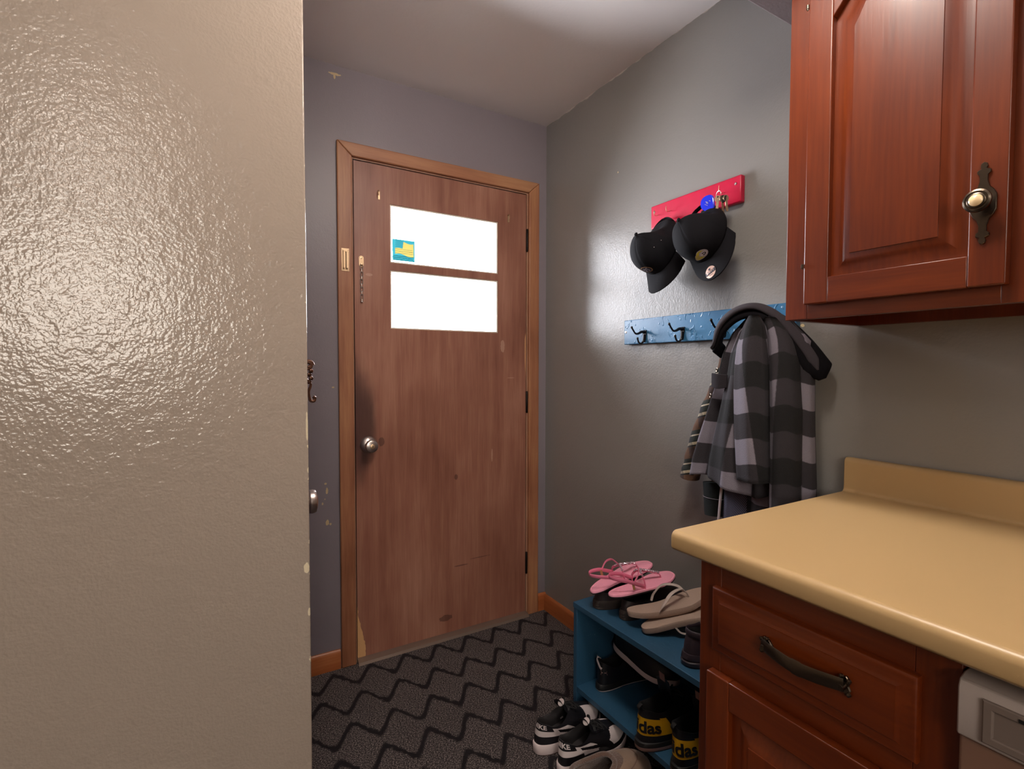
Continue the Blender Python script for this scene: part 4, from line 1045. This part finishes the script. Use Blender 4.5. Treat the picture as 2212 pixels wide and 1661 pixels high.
# first cap: rounded crushed crown, oval badge
cap1 = Cap(a=.092, b=.078, Hc=.118, dents=((PI, .62, .030, .8, .3), (PI * .62, .5, .014, .5, .3), (-PI * .62, .55, .016, .5, .3)), brim=.068, bs=1.35)
r1, b1 = make_cap(cap1, (-.072, -.812, 1.616), (-.93, .05, .35), (-.36, -.14, -.92), 'black baseball cap with an oval badge, left one on the red board')
sh = [(oval(.0195, .0165, 28, skew=-.25), 0, 0), (oval(.0165, .0137, 28, skew=-.25), 1, .0006)]
for L_ in (bar(-.010, .007, -.007, -.001, .0022), bar(-.004, .009, -.001, .001, .0022), bar(-.009, .002, -.0015, .004, .0018), bar(.001, .0065, .009, .0075, .0022), bar(.001, .0065, .0025, .002, .002), bar(.0025, .002, .009, .002, .0022), bar(-.006, -.004, .001, -.003, .0022), bar(-.006, -.004, -.003, -.010, .002), bar(.003, -.003, .010, -.003, .0022), bar(.010, -.003, .009, -.008, .002), bar(.003, -.008, .009, -.008, .0022)): sh.append((L_, 2, .0012))
o = crown_patch(cap1, r1, -.05, .30, sh, [M['tan_thread'], M['navy_thread'], M['silver_thread']], 'front_badge'); o['label'] = 'tan bordered oval badge with silver letter shapes'
for ps, e in ((-.5, .30), (.9, .62), (1.3, .52), (-.95, .55)): obj('lint_speck', G().lathe([(0, 0), (.0011, .0004), (0, .0008)], tuple(cap1.crown(ps, e, .0004)), tuple(cap1.crown(ps, e)), 6), M['sh_mid'], r1, world=False)

# second cap: taller flat brim, winged badge and round sticker
cap2 = Cap(a=.098, b=.082, Hc=.114, dents=((PI, .50, .046, .9, .35), (PI * .62, .60, .026, .35, .28), (-PI * .75, .5, .020, .5, .3)), brim=.072, flat=.75, bs=1.26)
r2, b2 = make_cap(cap2, (-.074, -.998, 1.626), (-.93, .10, .30), (-.36, -.44, -.82), 'black baseball cap with yellow winged badge and round brim sticker, on the red board')
sh = []
wing = [(-.024, -.012), (-.020, -.004), (-.016, .000), (-.012, .005), (-.007, .007), (-.002, .012), (.006, .014), (.014, .011), (.020, .004), (.021, -.004), (.016, -.010), (.008, -.013), (-.004, -.014), (-.016, -.0135)]
def smooth_poly(p, it=2):
    for _ in range(it): p = [q_ for i in range(len(p)) for q_ in ((p[i][0] * .75 + p[(i + 1) % len(p)][0] * .25, p[i][1] * .75 + p[(i + 1) % len(p)][1] * .25), (p[i][0] * .25 + p[(i + 1) % len(p)][0] * .75, p[i][1] * .25 + p[(i + 1) % len(p)][1] * .75))]
    return p
wing = smooth_poly(wing)
sh.append((wing, 0, 0)); sh.append(([(x * .88 - .0004, y * .84) for x, y in wing], 1, .0005))
sh.append((oval(.0115, .0090, 24, .0085, -.0020), 0, .0009)); sh.append((oval(.0085, .0062, 24, .0090, -.0020), 3, .0013)); sh.append((oval(.0062, .0042, 20, .0092, -.0022), 2, .0017)); sh.append((oval(.0030, .0020, 16, .0100, -.0018), 0, .0021))
for k in range(3): sh.append((bar(-.019 + k * .006, -.009 + k * .001, -.010 + k * .007, .001 + k * .0035, .0012), 0, .0011))
sh = [([(x * 1.22, y * 1.22) for x, y in p_], m_, l_) for p_, m_, l_ in sh]
o = crown_patch(cap2, r2, -.05, .27, sh, [M['silver_thread'], M['yellow_thread'], M['navy_thread'], M['sh_white']], 'front_badge'); o['label'] = 'yellow winged badge with a pale spiral'
# small flag shaped mark on the side
sh = [([(-.006, -.008), (.007, -.008), (.0035, .009), (-.001, .010)], 0, 0), ([(-.0045, -.0066), (.0052, -.0066), (.0028, .0075), (-.0006, .0082)], 2, .0005)]
for L_ in (bar(-.003, -.0045, .004, -.0045, .0012), bar(-.0018, .000, .0022, .000, .0011), bar(-.0008, .0045, .0012, .0045, .001), bar(.0033, -.0045, .0022, .0, .001), bar(-.0014, .0, -.0008, .0045, .001)): sh.append((L_, 0, .001))
o = crown_patch(cap2, r2, -1.85, .16, sh, [M['tan_thread'], M['tan_thread'], M['navy_thread']], 'side_mark'); o['label'] = 'small pale flag-shaped mark on the side'
# round sticker on the brim
def on_brim(cap, a, b_, r0=.62, psi0=0.0, lift=.0026):
    """a right, b up (towards the crown) in metres"""
    x = cap.a + cap.brim * r0 - b_; y = a + psi0
    psi = math.asin(max(-1, min(1, y / (cap.b * 1.06)))); P0 = cap.rim(psi); ext = cap.brim * max(0.01, cos(psi * 1.28)) ** .55; rr = (x - P0.x + .004) / (ext + .004)
    p = cap.brimpt(psi, rr, lift); return p
g = G()
def disc(r, cx, cy, mi, lift, n=28, poly=None):
    pts = [on_brim(cap2, cx + x, cy + y, psi0=-.012, lift=lift) for x, y in (poly or [(r * cos(2 * PI * k / n), r * sin(2 * PI * k / n)) for k in range(n)])]
    c = sum(pts, Vector()) / len(pts); g.add(pts + [c], [(i, (i + 1) % len(pts), len(pts)) for i in range(len(pts))], mi)
disc(.0190, 0, 0, 0, .0024)
for k in range(12):
    a0, a1 = lerp(-.0185, .0185, k / 12), lerp(-.0185, .0185, (k + 1) / 12); g.add([on_brim(cap2, a, b_, psi0=-.012, lift=.0031) for a, b_ in ((a0, -.0052), (a1, -.0052), (a1, .0052), (a0, .0052))], [(0, 1, 2, 3)], 1)
disc(0, -.001, .0098, 1, .0028, poly=[(-.0035, -.003), (.0035, -.003), (.0035, .003), (-.0035, .003)])
disc(0, 0, -.010, 1, .0028, poly=[(-.007, -.0006), (.007, -.0006), (.007, .0006), (-.007, .0006)])
V, F = text_geo('9FIFTY', .0094, .0003, spacing=1.05); g.add([on_brim(cap2, a, b_, psi0=-.012, lift=.0036) for a, b_ in V], F, 0)
o = obj('brim_sticker', g, [M['gold_foil'], M['navy_thread']], b2, world=False, sharp=80); o['label'] = 'round rose-gold sticker with a dark lettered band'

# keys on the red board
M['blue_pl'] = plain('blue_translucent_plastic', srgb(36, 52, 214), .25, coat=.5); M['key_m'] = plain('worn_key_metal', srgb(196, 168, 140), .35, .8)
K = thing('key_bunch', 'bunch of keys with a blue plastic tag hanging on the red board', 'keys', (-.052, -1.029, 1.762))
def ringpath(c, r, nrm, n=30, sweep=2 * PI):
    N_ = Vector(nrm).normalized(); A = N_.orthogonal().normalized(); B_ = N_.cross(A); return [Vector(c) + A * r * cos(sweep * k / n) + B_ * r * sin(sweep * k / n) for k in range(n + 1)]
KX = -.0405
obj('split_ring', G().tube(ringpath((-.054, -1.029, 1.745), .0125, (1, -.35, 0)), .0009, .0014, 8, up=(1, 0, 0), transport=True), M['steel'], K)
def key(head, ang, tip_len, mat, turn=0.0, name='key'):
    """flat key hanging from its bow; ang = lean in the wall plane, turn = twist about the vertical"""
    h = Vector(head); g = G(); out = []
    for k in range(18):
        a = 2 * PI * k / 18; out.append((.0105 * cos(a), .0095 * sin(a)))
    g.prism([(0, x, z) for x, z in out], (-1, 0, 0), .0018)
    T_ = tip_len
    g.prism([(0, -.0042, -.007), (0, .0040, -.007), (0, .0040, -T_ + .008), (0, .0020, -T_), (0, -.0018, -T_), (0, -.0042, -T_ + .004), (0, -.0030, -T_ + .008), (0, -.0044, -T_ + .012), (0, -.0028, -T_ + .016), (0, -.0042, -T_ + .020)][::-1], (-1, 0, 0), .0018)
    g.lathe([(.0026, 0), (.0024, .0003), (0, .0003)], (-.0018, 0, .005), (-1, 0, 0), 12, 1)
    Mx = Matrix.Translation(h) @ Matrix.Rotation(turn, 4, 'Z') @ Matrix.Rotation(ang, 4, 'X')
    g2 = G().merge(g, Mx); return obj(name, g2, [mat, M['navy_thread']], K)
key((-.068, -1.038, 1.729), .06, .040, M['key_m'], .35)
key((-.062, -1.048, 1.727), -.12, .046, M['key_m'], 1.45)
key((-.058, -1.058, 1.727), -.16, .040, M['key_m'], 1.35)
g = G(); out = [(.0095 * cos(a), .0115 * sin(a)) for a in [2 * PI * k / 20 for k in range(20)]]
kb_ = obj('key_grip', G().prism([(-.060, -1.052 + x, 1.726 + z) for x, z in out], (-1, .25, 0), .004, inset=.001), M['lace_b'], K); kb_['label'] = 'dark plastic key grip'
out = []
for k in range(28):
    a = 2 * PI * k / 28; c, s_ = cos(a), sin(a); rr = .0250 * (1 + .10 * cos(2 * (a - .9)) + .06 * cos(3 * a))
    out.append((math.copysign(abs(c) ** .8, c) * rr, math.copysign(abs(s_) ** .8, s_) * rr * 1.0))
tg = G().prism([(-.068, -1.003 + x, 1.724 + z) for x, z in out], (-1, 0.25, 0), .0045, inset=.0015)
fob = obj('plastic_tag', tg, M['blue_pl'], K); fob['label'] = 'rounded blue plastic tag'
g = G()
for (a, b_, w, h) in ((-.003, .002, .010, .0014), (.000, -.001, .009, .0012), (-.001, -.006, .013, .0008), (.006, .008, .006, .0014)):
    g.merge(G().box((-.0736, -1.003 - a - w / 2, 1.724 + b_), (-.0724, -1.003 - a + w / 2, 1.724 + b_ + h)), Matrix.Translation((0, -1.003, 1.724)) @ Matrix.Rotation(.5, 4, 'X') @ Matrix.Translation((0, 1.003, -1.724)))
obj('tag_print', g, M['silver_thread'], fob)

# ================================================================== jacket
def plaid(name, light, mid, dark, size, uvmap=True, soft=.02):
    m, nt, b, out = new_mat(name); t = NT(nt); co = t.uv() if uvmap else t.coord(); X = t.xyz(co)
    nz = t.math('MULTIPLY', t.math('SUBTRACT', t.noise(co, 160, 2), .5), .25)
    def stripe(v): return t.smooth(t.math('PINGPONG', t.math('ADD', t.math('DIVIDE', v, size), t.math('MULTIPLY', nz, .10)), 1.0), .5 - soft, .5 + soft)
    a, c_ = stripe(X[0]), stripe(X[1])
    s = t.math('ADD', a, c_)
    col = t.ramp(t.math('MULTIPLY', s, .5), [(0.0, dark), (.5, mid), (1.0, light)])
    fuzz = t.noise(co, 420, 2, .6)
    col = t.mix(t.math('MULTIPLY', fuzz, .25), col, tuple(k * .9 for k in mid))
    t.l(col, b.inputs['Base Color']); b.inputs['Roughness'].default_value = .95;     t.bump(fuzz, .7, .0015, b); return m
M['buffalo'] = plaid('grey_black_buffalo_check', srgb(124, 118, 129), srgb(42, 38, 43), srgb(8, 7, 9), .068)
M['fleece_blk'] = plain('black_fleece', srgb(13, 11, 15), .95, bump=(300, .5, .001), spec=.15)
M['fleece_gry'] = plain('charcoal_fleece', srgb(52, 47, 53), .95, bump=(300, .5, .001), vary=.1)
def cloth(name, tab, cx, parent, mat, folds, zs=44, n=120, uv0=(0, 0), hem=None, slant=0.0, widthref=None, open_bottom=True, thick=.003):
    """draped tube: tab rows (z, y_left, y_right, depth); folds (k, amp, phase, twist)"""
    g = G(); ztop, zbot = tab[0][0], tab[-1][0]; rows = sorted([(-r[0],) + tuple(r[1:]) for r in tab]); ref = widthref or max(abs(r[1] - r[2]) for r in tab) * 2.5
    for j in range(zs + 1):
        f = j / zs; z = lerp(ztop, zbot, f); yl, yr, dp = interp(rows, -z)
        cy, wy = (yl + yr) / 2, (yl - yr) / 2
        for i in range(n):
            th = 2 * PI * i / n; c, s_ = cos(th), sin(th)
            amp = sm(f, 0.0, .35) * .65 + .35; dr = 0
            for (k, a, ph, tw) in folds: dr += a * amp * math.sin(k * th + ph + tw * f)
            front = max(0, c)
            x = cx(z) - dp * math.copysign(abs(c) ** .8, c) - dr * (.35 + .65 * front); y = cy + wy * math.copysign(abs(s_) ** .85, s_) + dr * .25 * s_
            x = min(x, -.024 if 1.288 < z < 1.40 else -.006)
            zz = z + (hem(th, f) if hem else 0)
            g.v.append((x, y, zz)); uu = (th if th < PI else th - 2 * PI)
            g.uv[len(g.v) - 1] = (uv0[0] + uu / (2 * PI) * ref * (1 + .10 * f) + slant * f, uv0[1] + z * 1.0 + .005 * sin(uu * 3))
    for fi, f_ in enumerate(grid_faces(n, zs + 1, True)):
        j, i = divmod(fi, n)
        if i == n // 2: pass
        g.f.append(f_); g.m.append(0)
    g.f.append(tuple(range(n))); g.m.append(0)
    o = obj(name, g, [mat, M['fleece_blk']], parent, sharp=180, solid=thick, offset=-1); o.modifiers['solid'].material_offset = 1; return o
M['fleece_dk'] = plain('dark_grey_fleece', srgb(40, 36, 40), .95, bump=(300, .5, .001), spec=.2)
J = thing('checked_jacket', 'grey and black buffalo check fleece jacket hanging by its collar on the blue rack', 'jacket', (-.02, -1.20, .72))
cloth('back_panel', [(1.340, -1.185, -1.275, .020), (1.28, -1.16, -1.325, .030), (1.20, -1.16, -1.335, .036), (1.05, -1.165, -1.338, .040), (.90, -1.165, -1.345, .042), (.70, -1.16, -1.345, .042)], lambda z: -.062, J, M['buffalo'], [(5, .006, .5, 1.0), (9, .003, 1.1, 2.0)], uv0=(.03, .02))
cloth('body', [(1.352, -1.170, -1.262, .022), (1.31, -1.128, -1.262, .034), (1.25, -1.104, -1.262, .046), (1.18, -1.092, -1.262, .054), (1.10, -1.066, -1.262, .060), (1.00, -1.030, -1.262, .066), (.93, -1.006, -1.262, .068), (.872, -.996, -1.262, .070)],
      lambda z: -.098, J, M['buffalo'], [(4, .013, 1.2, 1.4), (7, .011, 0.2, 2.2), (11, .006, 2.0, 3.0), (17, .0025, .4, 4.0)], hem=lambda th, f: f ** 6 * (.010 * sin(th * 3 + .6) + .012 * sin(th + .3)), zs=60, n=160, slant=-.02)
cloth('sleeve', [(1.352, -1.205, -1.232, .010), (1.325, -1.192, -1.246, .020), (1.27, -1.178, -1.255, .030), (1.18, -1.172, -1.262, .036), (1.05, -1.180, -1.268, .040), (.95, -1.188, -1.272, .040), (.905, -1.190, -1.272, .036)],
      lambda z: -.148 + .02 * (z - 1.1), J, M['buffalo'], [(2, .006, .4, 1.5), (5, .004, 1.9, 2.0)], uv0=(.018, .034), slant=.05, zs=40, n=80)
cloth('sleeve', [(1.345, -1.225, -1.262, .010), (1.315, -1.240, -1.285, .018), (1.28, -1.248, -1.305, .026), (1.22, -1.252, -1.322, .032), (1.10, -1.258, -1.330, .038), (.95, -1.262, -1.332, .040), (.80, -1.262, -1.335, .040), (.735, -1.265, -1.332, .036)],
      lambda z: -.115, J, M['buffalo'], [(2, .006, 1.4, 1.0), (5, .003, .9, 2.0)], uv0=(.045, .01), slant=-.03, zs=40, n=80)
# collar draped over the hook
P = spline([(-.120, -1.088, 1.252), (-.142, -1.094, 1.292), (-.150, -1.118, 1.338), (-.140, -1.158, 1.372), (-.122, -1.205, 1.380), (-.104, -1.250, 1.356), (-.086, -1.292, 1.306), (-.072, -1.330, 1.246), (-.066, -1.348, 1.205)], 16)
n_ = len(P)
def ends(i, n, k=4): return min(1, (.25 + i / k)) * min(1, (.25 + (n - 1 - i) / k))
obj('collar', G().tube(P, [(.005 + .0035 * sin(PI * i / (n_ - 1))) * ends(i, n_, 9) ** .5 for i in range(n_)], [lerp(.020, .013, i / n_) * ends(i, n_, 14) for i in range(n_)], 16, up=(-.5, 0, 1)), M['fleece_gry'], J, sharp=80)
P2 = [Vector(p) + Vector((.014, 0, -.010)) + Vector((0, -.004, -.014)) * (i / len(P)) for i, p in enumerate(P)]
obj('collar_lining', G().tube(P2, [(.010 + .004 * (i / n_)) * ends(i, n_, 9) ** .5 for i in range(n_)], [lerp(.020, .038, i / n_) * ends(i, n_, 14) for i in range(n_)], 14, up=(-.5, 0, 1)), M['fleece_blk'], J, sharp=80)
for y, z, x in ((-1.094, 1.204, -.132), (-1.084, 1.128, -.146)):
    bt = obj('button', G().lathe([(0, -.002), (.0068, -.001), (.0070, .001), (.0055, .0018), (.0045, .0012), (0, .0012)], (x, y, z), (-1, .55, 0), 18), M['pewter'], J)
g = G(); loops = []
for k in range(9):
    t_ = k / 8; y = lerp(-1.098, -1.150, t_); x = -.158 - .010 * sin(PI * t_); loops.append([(x, y, 1.196 - .004 * t_), (x - .0035, y, 1.194 - .004 * t_), (x - .0035, y, 1.158 - .006 * sin(PI * t_) - .003 * t_), (x, y, 1.158 - .006 * sin(PI * t_) - .003 * t_)])
obj('pocket_flap', G().loft(loops), M['fleece_dk'], J, bevel=.001)

# flannel shirt behind it
def tartan(name):
    m, nt, b, out = new_mat(name); t = NT(nt); co = t.coord(); v = t.map(co, rot=(rad(16), 0, 0)); X = t.xyz(v)
    def band(k, per, off, w): return t.math('LESS_THAN', t.math('FRACT', t.math('ADD', t.math('DIVIDE', k, per), off)), w)
    c = t.mix(band(X[2], .085, .1, .42), srgb(40, 44, 40), srgb(88, 62, 46))
    c = t.mix(band(X[2], .085, .62, .10), c, srgb(196, 182, 156)); c = t.mix(band(X[2], .085, .30, .05), c, srgb(180, 166, 146))
    c = t.mix(t.math('MULTIPLY', band(X[1], .06, .2, .35), .6), c, srgb(34, 32, 40))
    t.l(c, b.inputs['Base Color']); b.inputs['Roughness'].default_value = .95; t.bump(t.noise(co, 400, 2), .6, .001, b); return m
M['tartan'] = tartan('brown_green_tartan_flannel')
M['dk_green'] = plain('dark_green_corduroy', srgb(28, 34, 34), .9, bump=(300, .5, .001)); 
def denim():
    m, nt, b, out = new_mat('striped_denim'); t = NT(nt); X = t.xyz(t.coord())
    k = t.math('FRACT', t.math('MULTIPLY', t.math('ADD', X[1], t.math('MULTIPLY', X[2], .6)), 210.0)); c = t.mix(t.math('GREATER_THAN', k, .5), srgb(34, 34, 48), srgb(120, 118, 138)); t.l(c, b.inputs['Base Color']); b.inputs['Roughness'].default_value = .9; return m
M['denim'] = denim()
S_ = thing('flannel_shirt', 'dark tartan flannel shirt hanging behind the checked jacket', 'shirt', (-.02, -1.10, .70))
P = spline([(-.052, -1.075, 1.250), (-.056, -1.048, 1.170), (-.060, -1.012, 1.080), (-.060, -.975, .985), (-.060, -.952, .900), (-.060, -.940, .848)], 8); n_ = len(P)
obj('sleeve', G().tube(P, [lerp(.020, .030, i / n_) + .002 * sin(i * .9) for i in range(n_)], [lerp(.022, .034, i / n_) + .002 * sin(i * 1.3) for i in range(n_)], 20, up=(0, 1, 0)), M['tartan'], S_, sharp=80)
cloth('body', [(1.300, -1.150, -1.240, .014), (1.20, -1.080, -1.290, .020), (1.00, -1.030, -1.310, .024), (.85, -1.005, -1.310, .026), (.80, -1.03, -1.300, .026)], lambda z: -.036, S_, M['tartan'], [(6, .003, .5, 1.0)], zs=24, n=72)
cf_ = G().tube(spline([(-.055, -1.030, .850), (-.056, -1.034, .815), (-.057, -1.037, .780), (-.058, -1.040, .748)], 4), .0285, .036, 24, up=(1, 0, 0))
obj('cuff', cf_, M['dk_green'], S_, sharp=60)
obj('cuff_stitching', G().tube([(-.057 + .0295 * cos(a) * 1.0, -1.0345 + .0368 * sin(a), .804) for a in [lerp(PI - 1.7, PI + 1.7, k / 24) for k in range(25)]], .0008, .0008, 6), M['silver_thread'], S_)
cloth('tail', [(.86, -1.075, -1.210, .016), (.78, -1.070, -1.215, .018), (.68, -1.062, -1.220, .018)], lambda z: -.062, S_, M['denim'], [(3, .004, .4, .5)], zs=12, n=60, thick=.002)
obj('selvage', G().tube([(-.086, -1.082, .862), (-.088, -1.078, .80), (-.088, -1.070, .70)], .0012, .0045, 8, up=(1, 0, 0)), M['sh_white'], S_)

# ------------------------------------------------------------------ light
w = bpy.data.worlds.new('sky'); SC.world = w; w.use_nodes = True
w.node_tree.nodes['Background'].inputs[0].default_value = (.97, .97, 1, 1); w.node_tree.nodes['Background'].inputs[1].default_value = 26
for z0, z1 in ((ZW[0], ZW[1]), (ZW[2], ZW[3])):
    l = bpy.data.lights.new('window_portal', 'AREA'); l.shape = 'RECTANGLE'; l.size = XW[1] - XW[0]; l.size_y = z1 - z0; l.cycles.is_portal = True
    o = bpy.data.objects.new('window_portal', l); COL.objects.link(o); o.location = ((XW[0] + XW[1]) / 2, .05, (z0 + z1) / 2); o.rotation_euler = (-PI / 2, 0, 0)
l = bpy.data.lights.new('window_portal', 'AREA'); l.shape = 'RECTANGLE'; l.size = KX1 - KX0; l.size_y = KZ1 - KZ0; l.cycles.is_portal = True
o = bpy.data.objects.new('window_portal', l); COL.objects.link(o); o.location = ((KX0 + KX1) / 2, -4.65, (KZ0 + KZ1) / 2); o.rotation_euler = (PI / 2, 0, 0)
# kitchen ceiling lamp, behind the camera
def lamp(x, y, lab, mat):
    LT = thing('ceiling_lamp', lab, 'lamp', (x, y, H), group='opal ceiling lamps')
    obj('lamp_base', G().lathe([(0, 0), (.10, 0), (.10, .02), (.085, .03), (0, .03)], (x, y, H), (0, 0, -1), 32), M['brass'], LT)
    obj('glass_bowl', G().lathe([(.08, .03), (.13, .05), (.16, .08), (.165, .11), (.14, .145), (.09, .17), (0, .18)], (x, y, H), (0, 0, -1), 40), mat, LT)
m, nt, b, out = new_mat('opal_glass_lit'); b.inputs['Emission Color'].default_value = (1, .90, .80, 1); b.inputs['Emission Strength'].default_value = 15
lamp(-1.95, -3.35, 'round opal ceiling lamp in the kitchen behind the camera', m)
m, nt, b, out = new_mat('opal_glass_dim'); b.inputs['Emission Color'].default_value = (1, .90, .80, 1); b.inputs['Emission Strength'].default_value = 24
lamp(-.80, -1.50, 'round opal ceiling lamp between counter and hall', m)

cam = bpy.data.cameras.new('camera'); co = bpy.data.objects.new('camera', cam); COL.objects.link(co); SC.camera = co
cam.sensor_fit = 'HORIZONTAL'; cam.sensor_width = 36; cam.lens = 36 * 1092.2327 / 2212; cam.clip_start = .02
yaw, pitch, roll = rad(30.28886878), rad(-1.99535483), rad(0.09342641)
f = Vector((sin(yaw) * cos(pitch), cos(yaw) * cos(pitch), sin(pitch))); r = Vector((cos(yaw), -sin(yaw), 0)); u = r.cross(f)
r2 = r * cos(roll) + u * sin(roll); u2 = -r * sin(roll) + u * cos(roll)
co.matrix_world = Matrix(((r2.x, u2.x, -f.x, -1.40521612), (r2.y, u2.y, -f.y, -2.07628671), (r2.z, u2.z, -f.z, 1.2120614), (0, 0, 0, 1)))
vs = SC.view_settings; vs.view_transform = 'Standard'; vs.look = 'None'; vs.gamma = 1; vs.use_curve_mapping = False; vs.exposure = .70
cy = SC.cycles; cy.max_bounces = 8; cy.diffuse_bounces = 5; cy.glossy_bounces = 3; cy.transmission_bounces = 4; cy.transparent_max_bounces = 6; cy.caustics_reflective = False; cy.caustics_refractive = False
